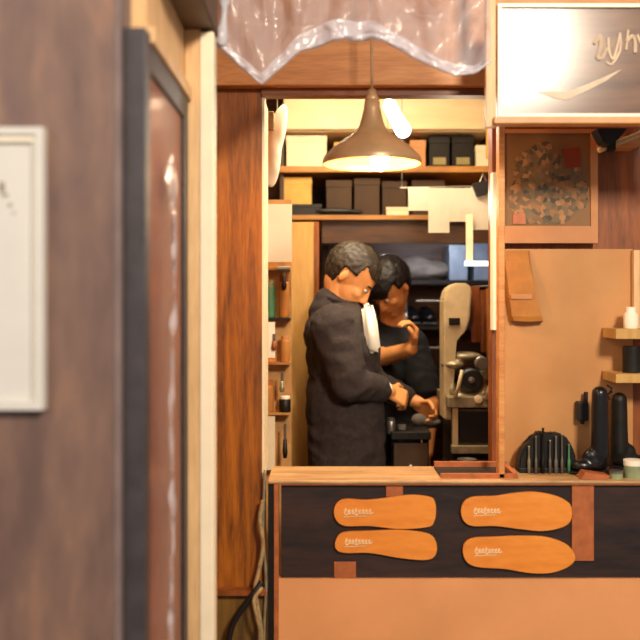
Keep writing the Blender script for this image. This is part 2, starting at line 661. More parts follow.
tag(obj('glint_ribbon', bm, 'plasticband', smooth=True), 'crumpled clear plastic ribbon added for the white glints on the glazed screen', 'glint ribbon')
struct('trim_9', B((-0.3215, -0.279, 1.50, 1.935, zt + 0.002, zt + 0.03), bev=0.002), 'tanwood')
struct('trim_10', B((-0.33, -0.296, 1.52, 1.94, zt + 0.03, 2.5)), 'tanwood')
struct('trim_11', B((-0.296, -0.262, 1.94, 1.99, 0, 2.04), bev=0.003), 'tanwood')
struct('trim_12', B((-0.262, -0.2315, 1.935, 1.99, 0, 2.015), bev=0.003), 'cream')
struct('trim_13', B((-0.352, -0.229, 1.56, 2.0, 2.02, 2.5), bev=0.004), 'darkwood')
struct('trim_14', B((-0.75, -0.283, 1.99, 2.42, 0, 2.6)), 'orange')
# skirt line of the stained wall
struct('trim_15', B((-0.283, P(266, 0, 2.4).x, 2.385, 2.42, P(0, 594, 2.4).z, P(0, 589, 2.4).z)), 'redwood')
struct('trim_17', B((-0.283, P(266, 0, 2.4).x, 2.41, 2.419, 0, P(0, 594, 2.4).z)), 'olivebase')
# awning board overhead
struct('trim_16', B((-0.6, 1.9, 1.7, 2.6, 2.62, 2.68)), 'darkwood')

# framed notice on the veneered wall
a0 = P(-110, 410, 1.42); a1 = P(43, 127, 1.42)
fr = thing('framed_notice', (a1.x - 0.1, 1.43, a0.z), 'white framed notice on the plum brown veneered wall', 'picture frame')
t_ = 0.012
obj('frame', B((a0.x, a1.x, 1.418, 1.44, a1.z - t_, a1.z), (a0.x, a1.x, 1.418, 1.44, a0.z, a0.z + t_),
               (a0.x, a0.x + t_, 1.418, 1.44, a0.z + t_, a1.z - t_), (a1.x - t_, a1.x, 1.418, 1.44, a0.z + t_, a1.z - t_)), 'white', fr)
obj('mount', B((a1.x - t_ - 0.006, a1.x - t_, 1.424, 1.437, a0.z + t_, a1.z - t_), (a0.x + t_, a1.x - t_ - 0.006, 1.424, 1.437, a1.z - t_ - 0.01, a1.z - t_)), 'paper', fr)
nt_ = obj('notice_sheet', B((a0.x + t_, a1.x - t_, 1.432, 1.438, a0.z + t_, a1.z - t_)), 'white', fr)
for px_, py_, w_, h_ in ((2, 187, 5, 10), (10, 205, 4, 3), (5, 195, 6, 3), (14, 213, 3, 2), (-20, 190, 14, 20), (-30, 230, 30, 5)):
    q = P(px_, py_, 1.431)
    obj('printed_mark', B((q.x - w_ / 1280, q.x + w_ / 1280, 1.4305, 1.433, q.z - h_ / 1280, q.z + h_ / 1280)), 'ink', nt_)


# ------------------------------------------------------------------ counter
zc = P(0, 480, 2.40).z
xc0 = P(268, 0, 2.4).x
ct = thing('shop_counter', (0.6, 2.49, 0), 'shop counter with dark upper panel and tan leather covered lower front', 'counter')
obj('counter_top', B((xc0, 1.8, 2.39, 2.60, zc - 0.009, zc), bev=0.003), 'countertop', ct)
xe = P(281, 0, 2.4).x
z1 = P(0, 579, 2.4).z
obj('upper_panel', B((xe, 1.8, 2.41, 2.43, z1, zc - 0.009)), 'counterdark', ct)
obj('lower_panel', B((xe - 0.006, 1.8, 2.40, 2.43, 0, z1)), 'tanleather', ct)
obj('corner_strip', B((P(274, 0, 2.4).x, xe - 0.006, 2.395, 2.43, 0, zc - 0.009), bev=0.001), 'copper', ct)
obj('end_post', B((xc0, P(274, 0, 2.4).x, 2.40, 2.43, 0, zc - 0.009)), 'iron', ct)
obj('lipping', B((xe, 1.8, 2.395, 2.41, zc - 0.013, zc - 0.009)), 'copper', ct)
# wooden sliding tray resting on the counter top
tr = thing('wooden_tray', (P(478, 470, 2.45).x, 2.49, zc), 'flat reddish wooden tray with dark slot on the counter below the machine', 'tray')
ta, tb = P(440, 0, 2.44).x, P(516, 0, 2.44).x
obj('tray_base', B((ta, tb, 2.43, 2.56, zc, zc + 0.006)), 'iron', tr)
obj('tray_rim', B((ta, tb, 2.42, 2.435, zc, zc + 0.012), (ta, tb, 2.555, 2.57, zc, zc + 0.02),
                  (tb - 0.014, tb, 2.42, 2.57, zc, zc + 0.016)), 'copper', tr)

# leather strip and tabs on the counter front
tag(obj('leather_strip', PB(572, 483, 594, 561, 2.403, 0.006, 0.001), 'copper'),
    'copper brown leather strip hanging on the dark panel right of the insoles', 'leather strip')
tag(obj('leather_tab', PB(386, 484, 403, 497, 2.4045, 0.005, 0.001), 'copper'),
    'small copper leather tab above the upper left insole', 'leather tab')
tag(obj('leather_tab', PB(334, 562, 356, 578, 2.4045, 0.005, 0.001), 'copper'),
    'small copper leather tab below the lower left insole', 'leather tab')


def outline(pix, n=6):
    pts = [Vector((x, y, 0)) for x, y in pix]
    k = len(pts)
    out = []
    for i in range(k):
        a, b_, c, d = pts[i - 1], pts[i], pts[(i + 1) % k], pts[(i + 2) % k]
        for j in range(n):
            t = j / n
            q = 0.5 * ((2 * b_) + (c - a) * t + (2 * a - 5 * b_ + 4 * c - d) * t * t + (3 * b_ - a - 3 * c + d) * t ** 3)
            out.append((q.x, q.y))
    return out


def insole(pix, stamp, label):
    Yf = 2.396
    loc = P(*[sum(c) / len(pix) for c in zip(*pix)], Yf)
    t = thing('leather_insole', (loc.x, Yf + 0.007, min(P(x, y, Yf).z for x, y in pix)), label, 'insole', 'tan insoles on the dark counter panel')
    o2 = outline(pix)
    s_ = obj('leather_sole', pprism(o2, Yf, 0.005, 0.0008), 'insole', t)
    obj('edge_layer', pprism(o2, Yf + 0.005, 0.009), 'insole_edge', t)
    # stamped script near the heel
    sx, sy, sw = stamp
    bm = bmesh.new()
    pts = []
    for k in range(60):
        u = k / 59
        amp = 3.2 if int(u * 8) in (0, 3) else 1.9
        pts.append(P(sx + u * sw + 1.6 * math.sin(u * 50 + 1), sy - amp * math.sin(u * 50), Yf - 0.0002))
    tube(pts, 0.0019, bm, 6)
    caps(bm, P(sx, sy + 5, Yf), P(sx + sw * 0.8, sy + 4, Yf), 0.0011, 0.0008, 6)
    obj('stamped_script', bm, 'stamp', s_)
    return t


insole([(334, 512), (337, 503), (346, 499), (366, 500), (386, 498), (410, 495), (430, 497), (435, 502), (436, 512), (434, 522), (428, 527), (400, 529), (370, 526), (346, 526), (337, 521)],
       (344, 512, 28), 'blunt toed tan insole, upper one of the left pair')
insole([(335, 545), (338, 536), (346, 532), (370, 531), (400, 530), (425, 533), (434, 538), (437, 548), (434, 557), (424, 560), (400, 558), (370, 553), (348, 553), (338, 551)],
       (345, 542, 26), 'blunt toed tan insole, lower one of the left pair')
insole([(461, 511), (464, 502), (473, 497), (495, 496), (515, 493), (535, 492), (556, 496), (569, 503), (572, 512), (570, 522), (560, 528), (542, 531), (520, 529), (495, 526), (473, 526), (464, 521)],
       (474, 511, 26), 'rounded tan insole, upper one of the right pair')
insole([(463, 552), (465, 543), (474, 538), (495, 537), (520, 536), (545, 537), (564, 543), (573, 551), (575, 560), (566, 568), (550, 573), (530, 573), (505, 569), (478, 567), (467, 562)],
       (475, 551, 26), 'rounded tan insole, lower one of the right pair')

# ------------------------------------------------------------------ vinyl sheet under the awning
hemx = [(218, 46), (240, 66), (262, 86), (282, 68), (300, 52), (325, 44), (345, 39), (372, 38), (400, 50), (430, 68), (455, 76), (475, 74), (490, 64)]


def hem(x):
    for (a, ya), (b_, yb) in zip(hemx, hemx[1:]):
        if x <= b_:
            t = (x - a) / (b_ - a)
            return ya + (yb - ya) * t
    return hemx[-1][1]


YV = 2.08


def vfold(x, t):
    # folds fan out from the low points
    q = Vector((x * 0.035, t * 1.7, 0))
    f = noise.noise(q * 1.3) * 0.05 + noise.noise(q * 3.5) * 0.018
    f += 0.022 * math.sin((x - 262) * 0.11 * (1.3 - t)) + 0.02 * math.sin((x - 455) * 0.08 * (1.4 - t))
    return f * (0.25 + 0.9 * min(1, t * 2))


sh = thing('vinyl_awning_sheet', (0.05, YV, P(0, 86, YV).z), 'crumpled clear plastic sheet draped below the awning above the opening', 'plastic sheet')
bm = bmesh.new()
nx, ny = 90, 36
g = []
for i in range(nx + 1):
    x = 218 + (490 - 218) * i / nx
    col_ = []
    for j in range(ny + 1):
        t = j / ny
        y = hem(x) + (-150 - hem(x)) * t
        p = P(x, y, YV)
        p.y += vfold(x, t)
        col_.append(bm.verts.new(p))
    g.append(col_)
for i in range(nx):
    for j in range(ny):
        bm.faces.new((g[i][j], g[i + 1][j], g[i + 1][j + 1], g[i][j + 1]))
obj('sheet', bm, 'plastic', sh, smooth=True)
bm = bmesh.new()
g = []
for i in range(81):
    x = 224 + (480 - 224) * i / 80
    w_ = 9 + 10 * math.exp(-((x - 340) / 60) ** 2) + 7 * noise.noise(Vector((x * 0.03, 3, 0)))
    col_ = []
    for j in range(7):
        p = P(x, hem(x) - w_ * j / 6, YV)
        p.y += vfold(x, 0.02) - 0.014 + 0.010 * noise.noise(Vector((x * 0.09, j * 0.5, 8)))
        col_.append(bm.verts.new(p))
    g.append(col_)
for a_, b_ in zip(g, g[1:]):
    for j in range(6):
        bm.faces.new((a_[j], b_[j], b_[j + 1], a_[j + 1]))
obj('folded_band', bm, 'plasticband', sh, smooth=True)
hp, hr = [], []
for i in range(0, 121):
    x = 218 + (490 - 218) * i / 120
    p = P(x, hem(x) - 2, YV)
    p.y += vfold(x, 0) - 0.004
    hp.append(p)
    wide = 0.5 + 0.5 * math.exp(-((x - 232) / 22) ** 2) + 0.9 * math.exp(-((x - 355) / 45) ** 2)
    hr.append(0.0065 * wide * (1 + 0.35 * noise.noise(Vector((x * 0.11, 0, 0)))))
obj('rolled_hem', tube(hp, hr, seg=8), 'plastichem', sh, smooth=True)
sp, sr = [], []
for k in range(30):
    t = k / 29
    p = P(221 + 3 * math.sin(t * 5), 46 - 190 * t, YV - 0.012)
    p.y += vfold(221, t)
    sp.append(p); sr.append(0.011 + 0.003 * math.sin(k))
obj('gathered_edge', tube(sp, sr, seg=8), 'plastichem', sh, smooth=True)

# ------------------------------------------------------------------ pendant lamp
YL = 2.25
c0 = P(372, 164, YL)
lp = thing('pendant_lamp', (c0.x, YL, c0.z), 'bronze enamel pendant lamp hanging over the serving opening', 'pendant lamp')
k_ = YL / F
prof = [(49.5, 0), (49.5, 3), (48, 7), (43, 12), (38, 17), (31, 22), (23, 27), (17, 32), (13, 38), (10.5, 46), (8.5, 55), (7.5, 63)]
outer = [(r_ * k_, h * k_) for r_, h in prof]
inner = [((r_ - 1.2) * k_, (h - 0.6) * k_) for r_, h in prof]
obj('lamp_shade', lathe(outer, c0), 'shade', lp, smooth=True)
bm = lathe([(r_ - 0.0008, h + 0.0004) for r_, h in inner], c0)
# open at the bottom
bm.faces.ensure_lookup_table()
for f in [f for f in bm.faces if len(f.verts) > 4 and f.calc_center_median().z < c0.z + 0.01]:
    bm.faces.remove(f)
obj('shade_lining', bm, 'shadein', lp, smooth=True)
for o_ in lp.children:
    if o_.name.startswith('lamp_shade'):
        b2 = bmesh.new(); b2.from_mesh(o_.data)
        for f in [f for f in b2.faces if len(f.verts) > 4 and f.calc_center_median().z < 0.01]:
            b2.faces.remove(f)
        b2.to_mesh(o_.data); b2.free()
obj('neck', lathe([(0.017, 0.158), (0.019, 0.165), (0.014, 0.172), (0.011, 0.186), (0.005, 0.192)], c0, seg=20), 'shade', lp, smooth=True)
obj('cord', tube([(c0.x, YL, c0.z + 0.19), (c0.x - 0.002, YL, 2.2), (c0.x, YL, 2.62)], 0.0035, seg=8), 'cord', lp)
bc = c0 + Vector((0.02, 0.0, 0.012))
bm = bmesh.new()
ell(bm, bc, (0.024, 0.024, 0.03))
bl = obj('light_bulb', bm, 'bulb', lp, smooth=True)
obj('bulb_cap', tube([bc + Vector((0, 0, 0.025)), bc + Vector((-0.012, 0, 0.10))], 0.014, seg=14), 'steel', bl)
light('pendant_bulb_light', 'POINT', bc + Vector((0, 0, -0.035)), 7, (1.0, 0.70, 0.40), 0.03)

# ------------------------------------------------------------------ sign
YS = 2.2
s0, s1 = P(501, 114, YS), P(706, 8, YS)
sg = thing('shop_sign', ((s0.x + s1.x) / 2, YS, s0.z), 'glossy framed shop sign with pale script hanging at upper right', 'sign')
fw = 0.009
obj('sign_frame', B((s0.x - fw, s1.x, YS - 0.008, YS + 0.02, s1.z, s1.z + fw), (s0.x - fw, s0.x, YS - 0.008, YS + 0.02, s0.z, s1.z),
                    (s1.x, s1.x + fw, YS - 0.008, YS + 0.02, s0.z - fw, s1.z + fw), (s0.x - fw, s1.x, YS - 0.008, YS + 0.02, s0.z - fw, s0.z)), 'signframe', sg)
face = obj('sign_face', B((s0.x, s1.x, YS, YS + 0.015, s0.z, s1.z)), 'signface', sg)
obj('ledge', B((s0.x - 0.02, s1.x + 0.02, YS - 0.015, YS + 0.03, s0.z - 0.026, s0.z - fw), bev=0.002), 'gold', sg)
obj('side_rail', B((P(486, 0, YS).x, P(496, 0, YS).x, YS, YS + 0.02, P(0, 127, YS).z, 2.62), bev=0.002), 'tanwood', sg)
# swoosh and script painted on the face
obj('painted_swoosh', pprism([(538, 92), (552, 91), (563, 93), (585, 85), (604, 77), (622, 69), (606, 81), (588, 90), (566, 100), (556, 98)], YS - 0.002, 0.003), 'signpaint', face)
bm = bmesh.new()
for st, w_ in (([(594, 44), (600, 36), (600, 48), (597, 57), (602, 58), (607, 48)], 1.9),
               ([(608, 38), (609, 52), (613, 59), (617, 46), (620, 33)], 1.7),
               ([(620, 33), (620, 50), (612, 64), (606, 62)], 1.4),
               ([(628, 30), (626, 50)], 1.3), ([(626, 42), (632, 36), (635, 42), (635, 53)], 1.9),
               ([(637, 35), (642, 45), (650, 50), (652, 38), (645, 34), (642, 42), (650, 56), (660, 50)], 1.8),
               ([(664, 36), (666, 54), (668, 42), (675, 36), (680, 44)], 1.8)):
    tube(spline([P(x, y, YS - 0.001) for x, y in st], 6), w_ * YS / F, bm, 6)
obj('painted_script', bm, 'signpaint', face)

# ------------------------------------------------------------------ right section: picture, bag, shelves, things on the counter
YR = 2.56
pk = thing('hanging_picture', (P(549, 242, YR).x, YR + 0.02, P(0, 242, YR).z), 'muted brown woodblock style picture with red block in pale wood frame', 'picture')
A = lambda x0, y0, x1, y1, Y, d: PBb(x0, y0, x1, y1, Y, d)
obj('frame', B(A(499, 133, 505, 226, YR, .02), A(591, 133, 598, 226, YR, .02), A(499, 226, 598, 243, YR, .02), A(499, 129, 598, 133, YR, .02)), 'poster_edge', pk)
pp = obj('print', PB(505, 133, 591, 226, YR + 0.006, 0.006), 'printbg', pk)
cx_, cy_ = 547, 188
pts = []
for k in range(28):
    a = 2 * math.pi * k / 28
    rr = 40 + 4 * math.sin(3 * a + 1) + 2.5 * math.sin(7 * a)
    pts.append((max(507, min(589, cx_ + rr * math.cos(a))), max(140, min(224, cy_ + rr * 1.05 * math.sin(a)))))
obj('figure_print', pprism(pts, YR + 0.004, 0.002), 'print', pp)
obj('red_block_print', pprism([(562, 149), (580, 147), (581, 167), (566, 168)], YR + 0.0025, 0.002), 'red', pp)
obj('orange_block_print', pprism([(513, 214), (525, 213), (526, 224), (513, 224)], YR + 0.0025, 0.002), 'copper', pp)

# brown paper bag hanging over the board edge
bm = bmesh.new()
ring = []
for z_, w0, w1, d in ((250, 505, 532, 0.004), (262, 505, 533, 0.012), (280, 506, 536, 0.022), (300, 508, 539, 0.028), (316, 510, 544, 0.03), (321, 512, 546, 0.026)):
    l = P(w0, z_, 2.55); r_ = P(w1, z_, 2.55)
    ring.append([bm.verts.new((l.x, 2.58, l.z)), bm.verts.new((l.x + 0.006, 2.58 - d, l.z)), bm.verts.new(((l.x + r_.x) / 2, 2.576 - d, l.z - 0.002)), bm.verts.new((r_.x - 0.006, 2.58 - d, r_.z)), bm.verts.new((r_.x, 2.58, r_.z))])
for a, b_ in zip(ring, ring[1:]):
    for k in range(5):
        bm.faces.new((a[k], a[(k + 1) % 5], b_[(k + 1) % 5], b_[k]))
bm.faces.new(ring[0]); bm.faces.new(ring[-1][::-1])
bg = thing('paper_bag', (P(522, 321, 2.55).x, 2.565, P(0, 321, 2.55).z), 'brown paper bag pinned on the tan board under the picture', 'paper bag')
obj('bag_body', bm, 'bag', bg)
obj('fold_strip', PB(511, 294, 532, 299, 2.546, 0.004), 'poster_edge', bg)

# black clamp lamp on the slanted batten
cl = thing('clamp_lamp', (P(612, 140, 2.45).x, 2.45, P(0, 146, 2.45).z), 'small black clamp lamp above the red brown panel at right', 'lamp')
obj('lamp_head', pprism([(597, 128), (628, 128), (618, 140), (610, 145), (604, 142)], 2.43, 0.06, 0.003), 'black', cl)
obj('clamp', PB(608, 138, 616, 150, 2.47, 0.03), 'iron', cl)
bm = bmesh.new()
caps(bm, P(600, 150, 2.49), P(655, 128, 2.49), 0.008, 0.008)
obj('support_batten', bm, 'tanwood', cl)

# small wall rack at the right edge
rk = thing('wall_rack', (P(640, 385, 2.5).x, 2.55, P(0, 388, 2.5).z), 'small two tier rack of pale boards at the right edge', 'rack')
obj('shelf_board', PB(616, 329, 700, 339, 2.46, 0.12, 0.001), 'ply', rk)
obj('shelf_board', PB(616, 374, 700, 383, 2.46, 0.12, 0.001), 'ply', rk)
obj('upright', B(A(634, 250, 640, 329, 2.56, .02), A(694, 250, 700, 384, 2.56, .02)), 'tanwood', rk)
tag(obj('polish_tin', lathe([(0.024, 0), (0.026, 0.003), (0.026, 0.075), (0.024, 0.079), (0, 0.079)], P(632, 374, 2.51)), 'iron'), 'dark polish tin on the lower board of the rack', 'tin')
tag(obj('glass_jar', lathe([(0.018, 0), (0.02, 0.004), (0.02, 0.04), (0.013, 0.05), (0.013, 0.062), (0, 0.062)], P(631, 329, 2.51)), 'paper', smooth=True), 'pale jar on the upper board of the rack', 'jar')

zt0 = zc


def bottle(bm, x, y0, y1, Y, w):
    pass


# boots standing on the counter at right
def boot(name, x, Y, mirror, mat, h, label):
    base = Vector((x, Y, zt0))
    t = thing(name, base, label, 'boot')
    bm = bmesh.new()
    s = -1 if mirror else 1
    hh = h
    chain(bm, [base + Vector((0, 0, 0.05)), base + Vector((0, 0, hh * 0.55)), base + Vector((0, 0, hh - 0.02))], [0.026, 0.024, 0.022])
    ell(bm, base + Vector((0.008 * s, 0, 0.035)), (0.036, 0.024, 0.026))
    ell(bm, base + Vector((0.045 * s, 0, 0.026)), (0.035, 0.024, 0.018))
    ell(bm, base + Vector((0.022 * s, 0, 0.05)), (0.026, 0.02, 0.026))
    obj('boot_upper', fuse(bm, 0.004, 4), mat, t, smooth=True)
    bm = bmesh.new()
    ell(bm, base + Vector((0.03 * s, 0, 0.008)), (0.055, 0.027, 0.006))
    bmesh.ops.translate(bm, verts=bm.verts, vec=(0, 0, -0.001))
    obj('boot_sole', bm, 'rubber', t)
    obj('boot_heel', lathe([(0.02, 0.0), (0.022, 0.014), (0, 0.014)], base + Vector((-0.008 * s, 0, 0)), seg=16), 'rubber', t)
    bm = bmesh.new()
    tube([base + Vector((-0.027 * s, 0, hh - 0.02)), base + Vector((-0.034 * s, 0, hh - 0.005)), base + Vector((-0.02 * s, 0, hh + 0.004))], 0.003, bm, 6)
    obj('pull_loop', bm, mat, t)
    return t


boot('black_boot', P(598, 0, 2.49).x, 2.475, True, 'blackgloss', 0.245, 'tall glossy black boot standing on the counter, toe to the left')
boot('brown_boot', P(621, 0, 2.53).x, 2.545, False, 'iron', 0.22, 'dull dark boot on the counter behind the tall glossy black boot')
# brush hanging against the boot shaft
t = thing('shoe_brush', P(583, 425, 2.56), 'small black brush hung on the board left of the boots', 'brush')
obj('brush_handle', tube([P(586, 392, 2.565), P(585, 410, 2.565), P(582, 424, 2.565)], [0.006, 0.008, 0.006]), 'black', t)
obj('bristles', PB(578, 402, 589, 421, 2.55, 0.03, 0.003), 'black', t)

# holder with tools standing on the counter
base = P(545, 470, 2.52); base.z = zc
hd = thing('tool_caddy', base, 'dark rounded caddy of upright shoe tools on the counter below the tan board', 'tool caddy')
bm = bmesh.new()
ol = [(518, 470), (519, 455), (524, 444), (534, 437), (540, 428), (544, 433), (556, 430), (566, 433), (573, 444), (577, 456), (577, 470)]
bm = pprism(ol, 2.50, 0.045, 0.006)
mn = min(v_.co.z for v_ in bm.verts)
bmesh.ops.translate(bm, verts=bm.verts, vec=(0, 0, zc - mn))
obj('caddy_body', bm, 'iron', hd)
obj('caddy_foot', B((P(519, 0, 2.5).x, P(577, 0, 2.5).x, 2.494, 2.555, zc, zc + 0.014), bev=0.002), 'iron', hd)
tool_i = [(529, 446, 0.004, 'machgreen'), (536, 436, 0.004, 'steel'), (543, 428, 0.005, 'iron'), (550, 440, 0.004, 'steel'), (556, 436, 0.0045, 'greyfab'), (562, 434, 0.004, 'steel'), (569, 444, 0.004, 'greenpla')]
for i, (x, y, r_, mt) in enumerate(tool_i):
    q = P(x, y, 2.487)
    bm = bmesh.new()
    z0 = zc + 0.001
    tube([(q.x, 2.487, z0), (q.x, 2.487, z0 + 0.035), (q.x, 2.487, z0 + 0.045), (q.x, 2.487, q.z - 0.004), (q.x, 2.487, q.z)], [r_, r_ * 1.1, r_ * 0.55, r_ * 0.6, r_ * 0.9], bm, 8)
    nm = ['awl', 'punch', 'chisel', 'file', 'screwdriver', 'scraper', 'marker']
    lb = ['slim green grey awl standing at the far left of the tool caddy',
          'steel punch standing second from the left before the tool caddy',
          'tallest dark chisel standing before the tool caddy',
          'short steel file standing at the middle of the tool caddy',
          'grey handled screwdriver standing right of the middle of the tool caddy',
          'steel scraper standing second from the right before the tool caddy',
          'green marker standing at the far right of the tool caddy']
    tag(obj(nm[i], bm, mt, smooth=True), lb[i], nm[i])

# leather offcut and tins on the counter at right
tag(obj('leather_offcut', prism([(P(577, 0, 2.44).x, zc + 0.001), (P(604, 0, 2.44).x, zc + 0.001), (P(606, 0, 2.44).x, zc + 0.01), (P(582, 0, 2.44).x, zc + 0.02)], 2.405, 0.045), 'copper'),
    'orange brown leather offcut lying before the black boot', 'leather offcut')
for (x, Y, r_, h, mt, lb) in ((616, 2.425, 0.018, 0.022, 'tin', 'low green polish tin on the counter right of the leather offcut'),
                              (633, 2.43, 0.024, 0.05, 'tin', 'taller pale green tin at the right edge of the counter')):
    c = Vector((P(x, 0, Y).x, Y, zc))
    t = thing('shoe_cream_tin', c, lb, 'tin')
    obj('tin_body', lathe([(r_, 0), (r_, h * 0.7), (0, h * 0.7)], c, seg=24), mt, t)
    obj('lid', lathe([(r_ + 0.0012, h * 0.7), (r_ + 0.0012, h - 0.001), (r_ - 0.001, h), (0, h)], c, seg=24), 'steel' if h < 0.04 else 'paper', t)

# cables and rope at the foot of the stained wall
tag(obj('black_hose', tube(spline([P(262, 582, 2.37), P(252, 596, 2.36), P(240, 612, 2.36), P(231, 630, 2.36), P(228, 660, 2.36), P(230, 760, 2.36)]), 0.008), 'rubber', smooth=True),
    'black hose curving down the stained wall left of the counter', 'hose')
bm = bmesh.new()
tube(spline([P(263, 500, 2.385), P(260, 520, 2.38), P(263, 545, 2.38), P(259, 570, 2.38), P(255, 590, 2.37), P(258, 610, 2.37), P(261, 640, 2.37), P(262, 760, 2.37)]), 0.006, bm)
tag(obj('rope', bm, 'rope', smooth=True), 'beige rope hanging at the left end of the counter', 'rope')
bm = bmesh.new()
tube(spline([P(262, 588, 2.36), P(254, 600, 2.335), P(257, 618, 2.335), P(260, 640, 2.35), P(256, 720, 2.35)]), 0.005, bm)
tag(obj('rope', bm, 'rope', smooth=True), 'short pale rope end looped over the black hose', 'rope')
bm = bmesh.new()
tube(spline([P(265, 470, 2.40), P(263, 530, 2.40), P(266, 580, 2.40), P(264, 640, 2.40), P(265, 760, 2.40)]), 0.004, bm)
tag(obj('grey_cable', bm, 'machgreen', smooth=True), 'thin olive cable running straight down beside the beige rope', 'cable')

# ------------------------------------------------------------------ workshop: left tool rack
YB = 3.08
rx0 = -0.40
lr = thing('tool_rack', (-0.25, YB + 0.02, 0), 'tan board rack with small shelves just inside the opening at left', 'rack')
obj('back_board', B((rx0, P(291, 0, YB).x, YB + 0.05, YB + 0.07, 0, P(0, 198, YB).z)), 'pegboard', lr)
for y in (268, 318, 362, 412):
    obj('ledge', B((rx0, P(290, 0, YB - 0.02).x, YB - 0.02, YB + 0.05, P(0, y, YB).z - 0.008, P(0, y, YB).z)), 'shelf' if y != 318 else 'iron', lr)
pl = thing('plywood_panel', (P(304, 0, 3.5).x, 3.5, 0), 'tall yellow plywood panel standing behind the older man', 'panel')
obj('panel_board', B((P(291, 0, 3.5).x, P(314, 0, 3.5).x, 3.5, 3.52, 0, P(0, 222, 3.5).z)), 'ply', pl)
obj('edge_strip', B((P(314, 0, 3.5).x, P(319, 0, 3.5).x, 3.495, 3.53, 0, P(0, 222, 3.5).z)), 'redwood', pl)
tag(obj('notice_paper', PB(263, 204, 292, 262, YB - 0.02, 0.002), 'paper'), 'cream notice paper pinned above the left tool rack', 'notice')


def jar(name, x, y, Y, r_, h, mt, label, cat, lid=None):
    c = P(x, y, Y)
    t = thing(name, c, label, cat)
    obj('body', lathe([(r_ * 0.9, 0), (r_, h * 0.06), (r_, h * 0.78), (r_ * 0.8, h * 0.86), (0, h * 0.86)], c, seg=20), mt, t, smooth=True)
    obj('lid', lathe([(r_ * 0.85, h * 0.8), (r_ * 0.85, h), (0, h)], c, seg=20), lid or 'iron', t)
    return t


jar('green_bottle', 270, 318, YB, 0.018, 0.13, 'greenpla', 'green plastic bottle on the dark ledge of the left rack', 'bottle', 'tin')
jar('amber_bottle', 284, 318, YB, 0.018, 0.15, 'bag', 'amber bottle on the dark ledge right of the green bottle', 'bottle', 'belt')
jar('dark_jar', 285, 412, YB, 0.02, 0.055, 'iron', 'dark jar with white lid on the lowest ledge of the rack', 'jar', 'paper')
jar('amber_jar', 270, 362, YB, 0.018, 0.07, 'insole', 'amber jar on the third ledge of the left rack', 'jar', 'belt')
jar('cream_can', 285, 362, YB, 0.016, 0.09, 'bag', 'ochre can beside the amber jar on the left rack', 'can', 'poster_edge')
jar('ochre_can', 268, 412, YB, 0.02, 0.11, 'bag', 'larger ochre can on the lowest ledge of the left rack', 'can', 'copper')
tag(obj('paper_strip', PB(268, 322, 275, 358, YB - 0.023, 0.002), 'paper'), 'narrow white paper strip hanging from the dark ledge', 'paper strip')
tag(obj('white_board_strip', PB(262, 416, 275, 470, YB - 0.01, 0.01), 'whitebox'), 'pale upright board strip at the foot of the left rack', 'board')
# hanging plastic bag, top left of the opening
bm = bmesh.new()
vs = ell(bm, P(271, 146, 2.9), (0.034, 0.035, 0.135), sub=4)
for v_ in bm.verts:
    v_.co += v_.co.normalized() * 0.006 * noise.noise(v_.co * 30)
    if v_.co.z > P(0, 150, 2.9).z: v_.co.x += (v_.co.z - P(0, 150, 2.9).z) * 0.28
wb = thing('hanging_bag', P(268, 188, 2.9), 'white plastic bag hanging at the top left of the opening', 'bag')
obj('bag_body', bm, 'paper', wb, smooth=True)
obj('hook', tube([P(277, 112, 2.9), P(277, 60, 2.9), P(277, -50, 2.9)], 0.003), 'steel', wb)
obj('dark_handle', PB(266, 111, 274, 130, 2.86, 0.02, 0.003), 'machgreen', wb)

# ------------------------------------------------------------------ workshop: cupboard, shelves and what stands on them
YC = 3.72
cb = thing('wall_cupboard', (P(388, 0, YC).x, 3.9, P(0, 131, YC).z), 'cream overhead cupboard across the back of the workshop', 'cupboard')
ca, cc = P(283, 0, YC).x, P(492, 0, YC).x
zk = P(0, 131, YC).z
obj('cupboard_body', B((ca, cc, YC + 0.02, 4.29, zk, 2.58), bev=0.003), 'creamcab', cb)
cm_ = (ca + cc) / 2
obj('door', B((ca + 0.003, cm_ - 0.001, YC, YC + 0.018, zk + 0.008, 2.57), bev=0.002), 'creamcab', cb)
obj('door', B((cm_ + 0.001, cc - 0.003, YC, YC + 0.018, zk + 0.008, 2.57), bev=0.002), 'creamcab', cb)

sx0, sx1 = P(272, 0, 3.75).x, P(497, 0, 3.75).x
zA, zB = P(0, 166, 3.75).z, P(0, 215, 3.75).z
hs = thing('wall_shelving', ((sx0 + sx1) / 2, 4.0, zB - 0.5), 'two tan wall shelves crowded with boxes at the back', 'shelves')
obj('shelf_board', B((sx0, sx1, 3.75, 4.3, zA - 0.026, zA), bev=0.002), 'shelf', hs)
obj('shelf_board', B((P(292, 0, 3.75).x, sx1, 3.75, 4.3, zB - 0.02, zB), bev=0.002), 'shelf', hs)
obj('upright', B((P(280, 0, 3.78).x, P(284, 0, 3.78).x, 3.78, 4.3, zB, zk)), 'darkwood', hs)
obj('upright', B((P(487, 0, 3.6).x, P(494, 0, 3.6).x, 3.6, 3.62, zA + 0.01, 2.6)), 'ply', hs)
obj('valance', B((P(322, 0, 3.78).x, sx1, 3.78, 3.80, P(0, 243, 3.78).z, zB - 0.02)), 'backwall', hs)


